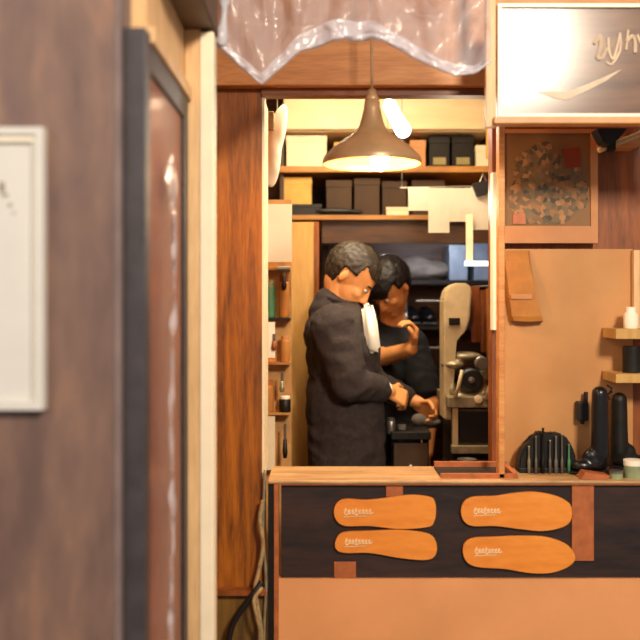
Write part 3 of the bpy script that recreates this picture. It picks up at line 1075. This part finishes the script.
def carton(name, x0, x1, ytop, zbase, Y, dep, mt, label, cat='box', lidmat=None, label_m=None):
    a = P(x0, ytop, Y); c = P(x1, ytop, Y)
    t = thing(name, ((a.x + c.x) / 2, Y + dep / 2, zbase), label, cat)
    h = a.z - zbase
    lid = min(0.03, h * 0.3)
    obj('box_body', B((a.x + 0.002, c.x - 0.002, Y + 0.002, Y + dep - 0.002, zbase, a.z - lid), bev=0.001), mt, t)
    obj('lid', B((a.x, c.x, Y, Y + dep, a.z - lid, a.z), bev=0.0015), lidmat or mt, t)
    if label_m:
        w_ = c.x - a.x
        obj('label_sticker', B((a.x + w_ * .2, c.x - w_ * .2, Y - 0.002, Y + 0.002, zbase + 0.01, zbase + (h - lid) * 0.4)), label_m, t)
    return t


carton('shoe_box', 286, 327, 135, zA, 3.77, 0.3, 'whitebox', 'cream white shoe box at the left of the upper shelf', lidmat='whitebox')
carton('shoe_box', 334, 352, 142, zA, 3.8, 0.25, 'yellowbox', 'small yellow box behind the left edge of the pendant lamp')
carton('shoe_box', 410, 426, 140, zA, 3.78, 0.25, 'poster_edge', 'narrow tan box right of the pendant lamp on the upper shelf')
carton('shoe_box', 429, 450, 136, zA, 3.78, 0.3, 'iron', 'black box with olive label, left one of the dark pair', label_m='boxlabel')
carton('shoe_box', 452, 474, 136, zA, 3.78, 0.3, 'iron', 'black box with olive label, right one of the dark pair', label_m='boxlabel')
carton('shoe_box', 476, 494, 145, zA, 3.77, 0.2, 'whitebox', 'cream box at the right end of the upper shelf')
carton('shoe_box', 354, 380, 140, zA, 3.86, 0.25, 'browncarton', 'brown box on the upper shelf behind the pendant lamp')
carton('flat_box', 288, 322, 204, zB, 3.78, 0.28, 'black', 'flat black box under the yellow carton')
zf = P(0, 204, 3.78).z
carton('shoe_box', 281, 312, 177, zf, 3.79, 0.24, 'yellowbox', 'yellow carton standing on the flat black box')
carton('shoe_box', 326, 352, 180, zB, 3.79, 0.28, 'browncarton', 'dark brown carton, leftmost of three on the lower shelf')
carton('shoe_box', 354, 380, 178, zB, 3.79, 0.28, 'browncarton', 'dark brown carton, middle of three on the lower shelf')
carton('shoe_box', 382, 407, 181, zB, 3.80, 0.28, 'browncarton', 'dark brown carton, rightmost of three on the lower shelf')
carton('flat_box', 386, 409, 207, zB, 3.755, 0.03, 'whitebox', 'small flat cream box before the dark brown cartons')
carton('shoe_box', 412, 445, 180, zB, 3.8, 0.28, 'browncarton', 'dark brown carton hidden behind the hanging papers')
tag(obj('black_rag', fuse((lambda b_: (ell(b_, P(335, 211, 3.76), (0.09, 0.015, 0.014)), ell(b_, P(352, 212, 3.77), (0.05, 0.015, 0.012)), b_)[2])(bmesh.new()), 0.006), 'black', smooth=True),
    'black rag lying along the lower shelf before the cartons', 'rag')

# papers pinned to a rail
YP = 3.45
rl = thing('paper_rail', (P(452, 0, YP).x, YP + 0.005, P(0, 188, YP).z), 'thin steel rail carrying the hanging white papers', 'rail')
obj('rail_bar', tube([P(400, 188, YP + 0.006), P(499, 186, YP + 0.006)], 0.004), 'steel', rl)
obj('hanger', tube([P(402, 188, YP + 0.006), P(402, 60, YP + 0.006), P(402, -40, YP + 0.006)], 0.002), 'steel', rl)
obj('hanger', tube([P(496, 186, YP + 0.006), P(496, 60, YP + 0.006), P(496, -40, YP + 0.006)], 0.002), 'steel', rl)


def sheet(x0, y0, x1, y1, Y, label, name='paper_sheet', curl=0.008, mt='paper', grp='papers hanging from the rail'):
    bm = bmesh.new()
    a, c = P(x0, y0, Y), P(x1, y1, Y)
    n_ = 10
    g = []
    for i in range(n_ + 1):
        t = i / n_
        z = a.z + (c.z - a.z) * t
        yy = Y - curl * math.sin(t * 2.4) - curl * 0.6 * t * t
        g.append([bm.verts.new((a.x, yy, z)), bm.verts.new(((a.x + c.x) / 2, yy - curl * 0.4 * t, z)), bm.verts.new((c.x, yy, z))])
    for p_, q in zip(g, g[1:]):
        for k in range(2):
            bm.faces.new((p_[k], p_[k + 1], q[k + 1], q[k]))
    r_ = bmesh.ops.solidify(bm, geom=list(bm.faces), thickness=0.0008)
    return tag(obj(name, bm, mt), label, 'paper', grp)


sheet(408, 187, 429, 211, YP, 'short white paper, leftmost on the rail')
sheet(428, 188, 449, 233, YP - 0.004, 'long white paper hanging second from left on the rail')
sheet(448, 188, 472, 222, YP, 'cream paper hanging third from left on the rail')
sheet(471, 187, 496, 230, YP - 0.003, 'wide cream paper, rightmost on the rail')
tag(obj('paper_tag', PB(466, 214, 473, 263, YP - 0.03, 0.003), 'whitebox'), 'long narrow cream tag hanging below the papers', 'tag')
t = thing('bulldog_clip', P(481, 194, YP - 0.03), 'black spring clip gripping the rightmost papers', 'clip')
obj('clip_jaw', pprism([(472, 183), (491, 180), (488, 194), (477, 197)], YP - 0.03, 0.02, 0.003), 'black', t)
obj('clip_lever', tube([P(480, 182, YP - 0.02), P(483, 174, YP - 0.02), P(487, 182, YP - 0.02)], 0.004), 'steel', t)

# white tube lamp beside the pendant's neck
t = thing('tube_lamp', P(397, 118, 3.1), 'tilted bright white tube lamp right of the pendant lamp neck', 'lamp')
bm = bmesh.new()
chain(bm, [P(390, 106, 3.1), P(396, 118, 3.1), P(403, 130, 3.1)], [0.024, 0.024, 0.028])
obj('glowing_tube', bm, 'tube', t, smooth=True)
obj('holder', tube([P(387, 100, 3.1), P(385, 60, 3.1), P(385, -60, 3.1)], 0.008), 'cream', t)

light('tube_lamp_light', 'POINT', P(397, 118, 3.02), 3.2, (1.0, 0.93, 0.82), 0.03)

# things in the dim middle: bags, jars, task lamp, dark rack
DR = thing('steel_rack', (P(400, 0, 4.05).x, 4.1, 0), 'dark steel rack with pale rails behind the younger person', 'rack')
ya = 4.06
obj('rack_frame', B((P(322, 0, ya).x, P(322, 0, ya).x + 0.03, ya, 4.29, 0, P(0, 245, ya).z), (P(496, 0, ya).x, P(496, 0, ya).x + 0.03, ya, 4.29, 0, P(0, 245, ya).z)), 'iron', DR)
for y in (280, 325, 372, 420):
    z = P(0, y, ya).z
    obj('rack_shelf', B((P(322, 0, ya).x + 0.03, P(496, 0, ya).x, ya + 0.01, 4.29, z - 0.02, z)), 'iron', DR)
zr = P(0, 280, ya).z
tag(obj('grey_bundle', fuse((lambda b_: (ell(b_, Vector((P(415, 0, ya + .09).x, ya + .1, zr + 0.055)), (0.085, 0.08, 0.06)), ell(b_, Vector((P(432, 0, ya + .09).x, ya + .1, zr + 0.045)), (0.09, 0.07, 0.045)), b_)[2])(bmesh.new()), 0.01, 3, 0.006, 14), 'greyfab', smooth=True),
    'grey cloth bundle on the dark rack above the younger person', 'bundle')
jar('pale_jar', 382, 280, ya + 0.06, 0.034, 0.12, 'tin', 'pale green jar on the rack left of the grey bundle', 'jar', 'steel')
jar('grey_jar', 360, 280, ya + 0.06, 0.034, 0.10, 'greyfab', 'grey jar on the rack above the older man', 'jar', 'steel')
carton('crate', 449, 468, 245, zr, ya + 0.02, 0.16, 'bluegrey', 'blue grey plastic crate on the rack right of the bundle', 'crate')
carton('crate', 474, 491, 238, zr, ya + 0.02, 0.16, 'bluegrey', 'small blue grey crate on the rack behind the task light', 'crate')
zr2 = P(0, 325, ya).z
for i, (x, lb) in enumerate(((398, 'left black shoe on the second tier of the dark rack'), (414, 'second black shoe from left on the dark rack'),
                             (430, 'right black shoe on the second tier of the dark rack'))):
    base = Vector((P(x, 0, ya).x, ya + 0.13, zr2))
    if i == 0:
        t = thing('black_shoe', base, lb, 'shoe', 'black shoes on the dark rack')
        bm = bmesh.new()
        ell(bm, base + Vector((0, -0.07, 0.03)), (0.038, 0.07, 0.026))
        ell(bm, base + Vector((0, 0.05, 0.045)), (0.034, 0.06, 0.042))
        ell(bm, base + Vector((0, -0.01, 0.045)), (0.034, 0.06, 0.035))
        obj('shoe_upper', fuse(bm, 0.006), 'blackgloss', t, smooth=True)
        obj('shoe_sole', B((base.x - 0.034, base.x + 0.034, base.y - 0.13, base.y + 0.10, base.z, base.z + 0.012), bev=0.004), 'rubber', t)
        shoe = t
    else:
        c = copy_tree(shoe, base)
        c['label'] = lb
for y, x0, x1 in ((301, 416, 446), (348, 414, 446)):
    q = 3.9 if y == 301 else 3.5
    obj('pale_rail', tube([P(x0, y, 4.04), P(x1, y, 4.04)], 0.006), 'steel', DR)
tk = thing('task_light', P(480, 265, 3.4), 'small bright horizontal task light beside the hanging tag', 'lamp')
obj('light_strip', B(PBb(465, 261, 492, 266, 3.4, 0.02), bev=0.002), glow('task_glow', (226, 240, 246), 1.3), tk)
obj('lamp_arm', tube([P(491, 263, 3.41), P(494, 240, 3.41), P(494, -40, 3.41)], 0.004), 'steel', tk)

# ------------------------------------------------------------------ finishing machine at the right of the opening
YM = 3.12
q = lambda x, y, Y=YM: P(x, y, Y)
mc = thing('finishing_machine', (q(466, 0).x, YM + 0.15, 0), 'beige and black shoe finishing machine at the right of the opening', 'machine')
# tall rounded hood and column
bm = pprism([(444, 420), (444, 300), (447, 289), (456, 283), (468, 283), (472, 290), (470, 318), (466, 332), (455, 340), (453, 420)], YM + 0.06, 0.12, 0.006)
obj('hood', bm, 'machine', mc, smooth=False)
obj('hood_slot', PB(449, 318, 460, 325, YM + 0.053, 0.01, 0.001), 'iron', mc)
obj('machine_body', B(A(452, 402, 497, 470, YM + 0.04, 0.24), (q(452, 0).x, q(497, 0).x, YM + 0.06, YM + 0.26, 0, q(0, 470).z), bev=0.004), 'iron', mc)
obj('table_casting', PB(448, 397, 499, 408, YM, 0.3, 0.004), 'machgreen', mc)
obj('lower_bar', PB(452, 446, 499, 454, YM, 0.03, 0.003), 'machgreen', mc)
obj('door_panel', PB(459, 412, 489, 443, YM + 0.02, 0.02, 0.003), 'black', mc)
obj('panel_surround', B(A(452, 409, 496, 446, YM + 0.035, .01), bev=0.002), 'machgreen', mc)
obj('left_guard', PB(453, 408, 458, 446, YM + 0.01, .02), 'machine', mc)
obj('right_guard', PB(490, 408, 497, 446, YM + 0.01, .02), 'machgreen', mc)
# wheel head
hc = q(473, 381)
obj('head_casting', fuse((lambda b_: (ell(b_, q(457, 366) + Vector((0, .1, 0)), (0.045, 0.06, 0.02)), ell(b_, q(488, 372) + Vector((0, .1, 0)), (0.022, 0.06, 0.05)),
                                      ell(b_, q(470, 358) + Vector((0, .1, 0)), (0.06, 0.05, 0.018)), ell(b_, q(487, 395) + Vector((0, .1, 0)), (0.028, 0.06, 0.035)), ell(b_, q(455, 392) + Vector((0, .1, 0)), (0.022, 0.05, 0.04)),
                                      ell(b_, q(473, 398) + Vector((0, .1, 0)), (0.08, 0.06, 0.022)), b_)[6])(bmesh.new()), 0.006), 'machgreen', mc, smooth=True)
wh = obj('grinding_wheel', lathe([(0.0, -0.03), (0.034, -0.03), (0.042, -0.024), (0.042, 0.02), (0, 0.02)], hc + Vector((0, 0.06, 0)), axis='Y', seg=32), 'black', mc, smooth=False)
obj('spindle_cap', lathe([(0.0, -0.012), (0.010, -0.010), (0.012, 0), (0, 0)], hc + Vector((0, 0.03, 0)), axis='Y', seg=20), 'steel', wh)
obj('pulley', lathe([(0.0, -0.02), (0.02, -0.02), (0.024, -0.01), (0.016, 0), (0.024, 0.01), (0, 0.012)], q(483, 364) + Vector((0, 0.03, 0)), axis='Y', seg=24), 'steel', mc)
obj('lever', tube([q(486, 400), q(490, 385), q(492, 360), q(495, 352)], [0.006, 0.006, 0.005, 0.009]), 'machine', mc, smooth=True)
obj('lever', tube([q(455, 398), q(459, 385), q(462, 370)], [0.006, 0.007, 0.006]), 'machine', mc, smooth=True)
obj('bright_bolt', lathe([(0.0, -0.012), (0.014, -0.010), (0.014, 0), (0, 0)], q(478, 399) + Vector((0, -0.002, 0)), axis='Y', seg=12), 'whitebox', mc)
t = thing('metal_dish', q(467, 461, 3.05), 'small steel dish before the foot of the finishing machine', 'dish')
zd = q(0, 463, 3.05).z
obj('dish_bowl', lathe([(0.018, 0), (0.03, 0.008), (0.034, 0.014), (0.03, 0.013), (0.016, 0.003), (0, 0.003)], (q(467, 0, 3.05).x, 3.05, zd), seg=28), 'steel', t, smooth=True)
obj('dish_stand', B((q(452, 0, 3.05).x, q(490, 0, 3.05).x, 3.0, 3.11, zd - 0.02, zd)), 'iron', t)
obj('stand_leg', B((q(454, 0, 3.05).x, q(488, 0, 3.05).x, 3.05, 3.07, 0, zd - 0.02)), 'iron', t)

# leather straps hanging behind the hood
light('bundle_fill_light', 'AREA', P(440, 240, 3.84), 1.6, (0.85, 0.9, 1.0), 0.3, (0.5, 4.15, 1.4), 0.03)  # added cool fill without a fixture, lifts the grey bundle and crates
light('machine_fill_light', 'POINT', (0.46, 2.95, 1.75), 3.6, (1.0, 0.84, 0.6), 0.05)  # added fill with no lamp built, brightens the machine castings
hk = thing('strap_hook', (P(484, 0, 3.24).x, 3.27, P(0, 287, 3.24).z), 'steel hook bar with brown leather straps behind the hood', 'hook')
obj('hook_bar', tube([P(470, 287, 3.27), P(505, 285, 3.27)], 0.004), 'steel', hk)
for x, y0, y1, w_, mt, lb in ((475, 286, 342, 9, 'belt', 'reddish brown leather strap nearest the beige hood'),
                              (483, 290, 352, 6, 'redwood', 'dark red leather strap in the middle of the hook bar'),
                              (490, 288, 358, 8, 'bag', 'ochre brown leather strap at the right of the hook bar')):
    sheet(x - w_ / 2, y0, x + w_ / 2, y1, 3.25, lb, 'leather_strap', 0.01, mt, 'leather straps on the hook bar')

# small tools on the left rack and hanging tools behind the people
for i, (x, y0, y1, Yq, mt, nm, lb) in enumerate((
        (284, 266, 290, 3.05, 'iron', 'hammer', 'short dark hammer hanging under the top ledge of the left rack'),
        (274, 334, 350, 3.05, 'belt', 'scraper', 'small brown scraper under the dark ledge of the left rack'),
        (282, 372, 392, 3.05, 'machgreen', 'pliers', 'olive handled pliers hanging above the dark jar'),
        (285, 424, 458, 3.05, 'iron', 'rasp', 'long dark rasp hanging under the lowest ledge of the left rack'),
        (406, 300, 326, 3.98, 'steel', 'long_file', 'steel file hanging between the younger person and the dark rack'))):
    t = thing(nm, P(x, y1, Yq), lb, nm.replace('_', ' '))
    a_, b_ = P(x, y0, Yq), P(x, y1, Yq)
    obj('handle', tube([b_.lerp(a_, 0.0), b_.lerp(a_, 0.15), b_.lerp(a_, 0.55)], [0.006, 0.009, 0.006]), mt, t, smooth=True)
    if nm == 'hammer':
        obj('head', tube([a_ + Vector((-0.022, 0, -.01)), a_ + Vector((0.02, 0, -.01))], 0.010), 'steel', t)
    obj('shank', tube([b_.lerp(a_, 0.5), a_], 0.0045), 'steel', t)

# workbench between the two people and the machine
wb_ = thing('workbench', (0.34, 3.42, 0), 'dark low workbench between the people and the machine', 'workbench')
obj('bench_top', B((0.26, 0.405, 3.24, 3.58, 0.92, 0.95), bev=0.003), 'iron', wb_)
dw = obj('drawer_front', B((0.27, 0.395, 3.25, 3.27, 0.74, 0.905), bev=0.002), 'browncarton', wb_)
obj('drawer_knob', lathe([(0.0, -0.015), (0.01, -0.012), (0.006, 0), (0, 0)], (0.33, 3.25, 0.82), axis='Y', seg=14), 'steel', dw)
for x in (0.265, 0.38):
    for y in (3.26, 3.53):
        obj('leg', B((x, x + 0.022, y + 0.02, y + 0.04, 0, 0.92)), 'iron', wb_)
jar('steel_cup', 391, 434, 3.28, 0.016, 0.06, 'steel', 'small steel cup on the workbench under the older man', 'cup', 'steel')
jar('dark_cup', 402, 434, 3.3, 0.015, 0.045, 'greyfab', 'grey cup on the workbench right of the steel cup', 'cup', 'iron')


# ------------------------------------------------------------------ people
def head_frame(c, yaw, pitch, roll=0):
    # local: +x face forward, +z up
    R_ = Matrix.Rotation(yaw, 3, 'Z') @ Matrix.Rotation(pitch, 3, 'Y') @ Matrix.Rotation(roll, 3, 'X')
    return lambda v_: Vector(c) + R_ @ Vector(v_), R_


def head_shapes(bm, T, R_, s=1.0):
    E = lambda c, r_: ell(bm, T([k * s for k in c]), [k * s for k in r_], R_, 3)
    E((-0.012, 0, 0.028), (0.096, 0.076, 0.088))
    E((0.03, 0, -0.03), (0.058, 0.06, 0.072))
    E((0.052, 0, -0.075), (0.032, 0.034, 0.026))
    E((0.072, 0, -0.092), (0.016, 0.022, 0.014))
    E((0.072, 0, 0.026), (0.014, 0.045, 0.01))
    E((0.083, 0, -0.054), (0.012, 0.024, 0.006))
    E((0.081, 0, -0.066), (0.011, 0.02, 0.007))
    E((0.055, 0.038, -0.02), (0.024, 0.02, 0.022))
    E((0.055, -0.038, -0.02), (0.024, 0.02, 0.022))
    caps(bm, T((0.078 * s, 0, 0.02 * s)), T((0.1 * s, 0, -0.026 * s)), 0.008 * s, 0.012 * s)
    E((0.088, 0.011, -0.032), (0.011, 0.008, 0.007))
    E((0.088, -0.011, -0.032), (0.011, 0.008, 0.007))
    for sd in (1, -1):
        E((-0.012, 0.076 * sd, -0.006), (0.013, 0.008, 0.026))


def hand(bm, wrist, d, n_, side=1, curl=0.9, s=1.0, spread=1.0):
    """palm and five bent fingers; d along the hand, n_ where the palm faces, side +1/-1 puts the thumb"""
    d = Vector(d).normalized()
    n_ = (Vector(n_) - d * Vector(n_).dot(d)).normalized()
    w_ = d.cross(n_).normalized() * side
    wrist = Vector(wrist)
    o = lambda a, b_, c: wrist + (d * a + w_ * b_ + n_ * c) * s
    for k in range(4):
        off = (k - 1.5) * 0.0195
        caps(bm, o(0.006, off * 0.7, 0), o(0.082, off, 0), 0.014 * s, 0.0115 * s)
    for k, L in enumerate((0.040, 0.045, 0.041, 0.032)):
        off = (k - 1.5) * 0.0205 * -1 * spread
        off = (1.5 - k) * 0.0205 * spread
        p = o(0.085, off, 0)
        ang = 0.25
        rad = (0.0092 if k < 3 else 0.008) * s
        for seg_, fl in enumerate((1.0, 0.62, 0.5)):
            ang += curl * (0.55, 0.75, 0.5)[seg_]
            dd = d * math.cos(ang) + n_ * math.sin(ang)
            e = p + dd * L * fl * s
            caps(bm, p, e, rad, rad * 0.93)
            p = e
            rad *= 0.93
    # thumb leaves the index side near the base of the palm
    p = o(0.022, 0.028, 0.006)
    for L, vec in ((0.04, d * 0.7 + w_ * 0.75 + n_ * 0.25), (0.03, d * 0.85 + w_ * 0.15 + n_ * 0.55), (0.024, d * 0.8 - w_ * 0.1 + n_ * 0.7)):
        e = p + vec.normalized() * L * s
        caps(bm, p, e, 0.0115 * s, 0.0098 * s)
        p = e


def hair_mesh(T, R_, s, low_front, seed, vol=1.0):
    bm = bmesh.new()
    bmesh.ops.create_icosphere(bm, subdivisions=5, radius=1)
    for v_ in bm.verts:
        u = v_.co.copy()
        lx, ly, lz = u.x * 0.103 * vol - 0.014, u.y * 0.084 * vol, u.z * 0.096 * vol + 0.03
        if lz < 0.0: lz = lz * 1.1
        f = noise.noise(Vector((u.x * 6, u.y * 16, u.z * 6)) + Vector((seed, 0, 0))) + 0.6 * noise.noise(u * 22)
        k = 1 + 0.045 * f
        lx *= k; ly *= k; lz *= k
        # face opening: pull hair under the skin
        line = low_front + 0.10 * max(0.0, abs(u.y) - 0.55)
        inface = (lx > 0.028) and (lz < line)
        ear = (lx > -0.028) and lz < 0.018 and abs(u.y) > 0.5
        nape = lz < -0.085
        if inface or nape or ear:
            lx = lx * 0.72 + 0.0; ly *= 0.72; lz = lz * 0.72 + 0.01
        v_.co = T((lx * s, ly * s, lz * s))
    return bm


def eyes(T, R_, s, body):
    for sd in (1, -1):
        bm = bmesh.new()
        ell(bm, T((0.077 * s, 0.031 * sd * s, 0.008 * s)), [k * s for k in (0.008, 0.0115, 0.006)], R_, 2)
        e = obj('eye', bm, 'eye', body, smooth=True)
        bm = bmesh.new()
        ell(bm, T((0.0835 * s, 0.031 * sd * s, 0.007 * s)), [k * s for k in (0.003, 0.005, 0.005)], R_, 2)
        obj('iris', bm, 'iris', e, smooth=True)
        bm = bmesh.new()
        caps(bm, T((0.086 * s, 0.016 * sd * s, 0.027 * s)), T((0.074 * s, 0.047 * sd * s, 0.027 * s)), 0.004 * s, 0.003 * s, 8)
        obj('eyebrow', bm, 'hair2', body)


# older man, facing right, head bent over his work
Y1 = 3.30
X = lambda x, Y=Y1: (x - 320) * Y / F
Z = lambda y, Y=Y1: EYE + (HZ - y) * Y / F
T, R_ = head_frame((X(350), Y1 - 0.01, Z(277)), math.radians(-10), math.radians(46))
neck = Vector((X(337), Y1, Z(303)))
pel = Vector((X(340), Y1, 0.90))
chest = Vector((X(343), Y1, 1.22))
shR = Vector((X(333, 3.14), 3.14, 1.345)); shL = Vector((X(340, 3.47), 3.47, 1.345))
elR = Vector((X(350, 3.09), 3.09, Z(384, 3.09))); wrR = Vector((X(389, 3.22), 3.22, Z(391, 3.22)))
elL = Vector((0.20, 3.50, 1.10)); wrL = P(419, 403, 3.44)
bm = bmesh.new()
head_shapes(bm, T, R_, 1.03)
chain(bm, [neck + Vector((-.01, 0, -.06)), neck + Vector((0.01, 0, 0.01)), T((-0.02, 0, -0.04))], [0.062, 0.056, 0.056])
ell(bm, chest, (0.10, 0.15, 0.17)); ell(bm, (pel + chest) / 2, (0.095, 0.135, 0.15)); ell(bm, pel, (0.10, 0.15, 0.11))
chain(bm, [shR, elR, wrR], [0.048, 0.038, 0.025])
chain(bm, [shL, elL, wrL], [0.048, 0.038, 0.025])
for s_ in (-1, 1):
    hip = pel + Vector((0, s_ * 0.085, -0.04)); kn = Vector((pel.x + 0.02, hip.y, 0.48)); an = Vector((pel.x - 0.01, hip.y, 0.09))
    chain(bm, [hip, kn, an], [0.082, 0.055, 0.038])
    chain(bm, [an + Vector((-.02, 0, -.04)), an + Vector((0.15, 0, -.055))], [0.034, 0.026])
hand(bm, wrR + Vector((0.0, 0.005, 0)), (0.75, 0.3, -0.38), (0.1, 0.75, -0.5), side=1, curl=1.1, s=0.85)
hand(bm, wrL + Vector((-0.01, 0, 0)), (0.7, -0.3, -0.5), (0.0, -0.8, -0.5), side=-1, curl=1.1, s=0.85)
man = obj('person', fuse(bm, 0.0045, 3), 'skin', None, origin=(pel.x, Y1, 0), smooth=True)
tag(man, 'older person with greying hair in charcoal jacket bending over the workbench', 'person')
obj('hair', hair_mesh(T, R_, 1.03, 0.052, 3), 'hair', man, smooth=True)
eyes(T, R_, 1.03, man)
# jacket
bm = bmesh.new()
ell(bm, Vector((X(343), Y1, 1.235)), (0.135, 0.185, 0.20))
ell(bm, Vector((X(333), Y1, 1.30)), (0.105, 0.19, 0.11))
ell(bm, Vector((X(345), Y1, 1.05)), (0.145, 0.17, 0.22))
chain(bm, [Vector((X(346), Y1 - .05, 1.05)), Vector((X(346), Y1 - .05, 0.80))], [0.135, 0.14])
chain(bm, [Vector((X(346), Y1 + .05, 1.05)), Vector((X(346), Y1 + .05, 0.80))], [0.135, 0.14])
chain(bm, [neck + Vector((-.03, 0, -0.03)), neck + Vector((-0.02, 0, 0.0))], [0.075, 0.063])
mid = (elR + wrR) / 2
chain(bm, [shR + Vector((0, 0, -0.01)), elR, elR.lerp(wrR, 0.74)], [0.078, 0.062, 0.046])
chain(bm, [shL + Vector((0, 0, -0.01)), elL, elL.lerp(wrL, 0.7)], [0.074, 0.06, 0.045])
jk = obj('jacket', fuse(bm, 0.008, 3, 0.007, 8, 5), 'jacket', man, smooth=True)
# collar band
bm = bmesh.new()
pts = []
for k in range(25):
    a = 2 * math.pi * k / 24
    pts.append(neck + Vector((0.005 + 0.066 * math.cos(a), 0.066 * math.sin(a), 0.008 - 0.022 * math.cos(a))))
tube(pts, 0.011, bm, 8)
obj('collar', bm, 'jacket', jk, smooth=True)
# white shirt front showing at the open jacket
bm = bmesh.new()
bm.free()
bm = pprism([(362, 306), (372, 302), (377, 318), (381, 350), (376, 355), (366, 352)], 3.15, 0.16, 0.012)
obj('shirt_front', bm, 'shirt', man, smooth=True)
# cuff
d_ = (wrR - elR).normalized()
obj('shirt_cuff', tube([elR.lerp(wrR, 0.74), elR.lerp(wrR, 0.90)], [0.036, 0.034], seg=18), 'shirt', man)
bm = bmesh.new()
ell(bm, pel + Vector((0, 0, -0.03)), (0.115, 0.16, 0.11))
for s_ in (-1, 1):
    hip = pel + Vector((0, s_ * 0.085, -0.04)); kn = Vector((pel.x + 0.02, hip.y, 0.48)); an = Vector((pel.x - 0.01, hip.y, 0.12))
    chain(bm, [hip, kn, an], [0.095, 0.07, 0.058])
obj('trousers', fuse(bm, 0.009, 3, 0.004, 9), 'trousers', man, smooth=True)
for s_ in (-1, 1):
    an = Vector((pel.x - 0.01, Y1 + s_ * 0.085, 0.045))
    bm = bmesh.new()
    chain(bm, [an + Vector((-.02, 0, 0.01)), an + Vector((0.16, 0, 0))], [0.045, 0.04])
    obj('shoe', bm, 'blackgloss', man, smooth=True)

# younger person behind, bending towards the camera
Y2 = 3.80
T2, R2 = head_frame((P(390, 289, 3.72).x, 3.72, P(0, 287, 3.72).z), math.radians(-140), math.radians(52), math.radians(-6))
neck2 = Vector((P(392, 0, 3.82).x, 3.83, P(0, 312, 3.83).z))
pel2 = Vector((0.31, 3.86, 0.88))
chest2 = Vector((0.285, 3.87, 1.16))
sL = Vector((0.385, 3.77, 1.24)); sR = Vector((0.15, 3.93, 1.25))
eR = P(384, 357, 3.68); wR = P(411, 349, 3.50)
eL = Vector((0.46, 3.70, 1.0)); wL = Vector((0.44, 3.66, 0.80))
bm = bmesh.new()
head_shapes(bm, T2, R2, 0.98)
chain(bm, [neck2 + Vector((0.01, 0.02, -0.06)), neck2, T2((-0.02, 0, -0.04))], [0.058, 0.052, 0.052])
ell(bm, chest2, (0.14, 0.12, 0.17), Matrix.Rotation(math.radians(-36), 3, 'Z')); ell(bm, (pel2 + chest2) / 2, (0.125, 0.10, 0.15)); ell(bm, pel2, (0.14, 0.11, 0.11))
chain(bm, [sR, eR, wR], [0.045, 0.038, 0.027])
chain(bm, [sL, eL, wL], [0.045, 0.038, 0.026])
for s_ in (-1, 1):
    hip = pel2 + Vector((s_ * 0.08, 0, -0.04)); kn = Vector((hip.x, hip.y - 0.03, 0.47)); an = Vector((hip.x, hip.y, 0.09))
    chain(bm, [hip, kn, an], [0.08, 0.055, 0.038])
    chain(bm, [an + Vector((0, .02, -.04)), an + Vector((0, -0.15, -.055))], [0.034, 0.026])
hand(bm, wR + Vector((0.004, -0.004, 0.008)), (0.12, -0.1, 1.0), (-0.8, -0.2, 0.1), side=1, curl=1.15, s=0.88, spread=0.95)
hand(bm, wL, (0, -0.1, -1), (-0.8, 0.2, 0), side=-1, curl=0.8, s=0.95)
yo = obj('person', fuse(bm, 0.0045, 3), 'skin', None, origin=(pel2.x, pel2.y, 0), smooth=True)
tag(yo, 'younger person with black hair and navy shirt, one hand raised, behind the workbench', 'person')
obj('hair', hair_mesh(T2, R2, 0.98, 0.03, 9, 1.08), 'hair2', yo, smooth=True)
eyes(T2, R2, 0.98, yo)
bm = bmesh.new()
ell(bm, chest2, (0.165, 0.14, 0.185), Matrix.Rotation(math.radians(-36), 3, 'Z'))
chain(bm, [Vector((0.25, 3.87, 1.08)), Vector((0.265, 3.87, 0.82))], [0.11, 0.115])
chain(bm, [Vector((0.33, 3.86, 1.08)), Vector((0.355, 3.86, 0.82))], [0.11, 0.115])
chain(bm, [sR, sR.lerp(eR, 0.75)], [0.066, 0.055])
chain(bm, [sL, sL.lerp(eL, 0.75)], [0.07, 0.06])
chain(bm, [sL, sR], [0.065, 0.065])
obj('shirt', fuse(bm, 0.008, 3, 0.006, 9, 2), 'navy', yo, smooth=True)
bm = bmesh.new()
ell(bm, pel2 + Vector((0, 0, -0.03)), (0.15, 0.12, 0.11))
for s_ in (-1, 1):
    hip = pel2 + Vector((s_ * 0.08, 0, -0.04)); kn = Vector((hip.x, hip.y - 0.03, 0.47)); an = Vector((hip.x, hip.y, 0.12))
    chain(bm, [hip, kn, an], [0.092, 0.068, 0.056])
obj('trousers', fuse(bm, 0.009, 3, 0.004, 9), 'trousers', yo, smooth=True)
for s_ in (-1, 1):
    an = Vector((pel2.x + s_ * 0.08, pel2.y, 0.045))
    bm = bmesh.new()
    chain(bm, [an + Vector((0, .02, 0.01)), an + Vector((0, -0.16, 0))], [0.045, 0.04])
    obj('shoe', bm, 'blackgloss', yo, smooth=True)

# the piece they work on: a small brown shoe held between the hands
wk = thing('grey_shoe', P(424, 426, 3.38), 'small grey shoe held over the workbench by the older person', 'shoe')
bm = bmesh.new()
c = P(424, 421, 3.38)
ell(bm, c + Vector((0.03, 0, -0.005)), (0.036, 0.025, 0.018)); ell(bm, c + Vector((-0.02, 0, 0.004)), (0.03, 0.024, 0.025))
obj('shoe_upper', fuse(bm, 0.005), 'greyfab', wk, smooth=True)
bm = bmesh.new()
ell(bm, c + Vector((0, 0, -0.022)), (0.062, 0.026, 0.006))
obj('shoe_sole', bm, 'iron', wk)

bpy.context.view_layer.update()
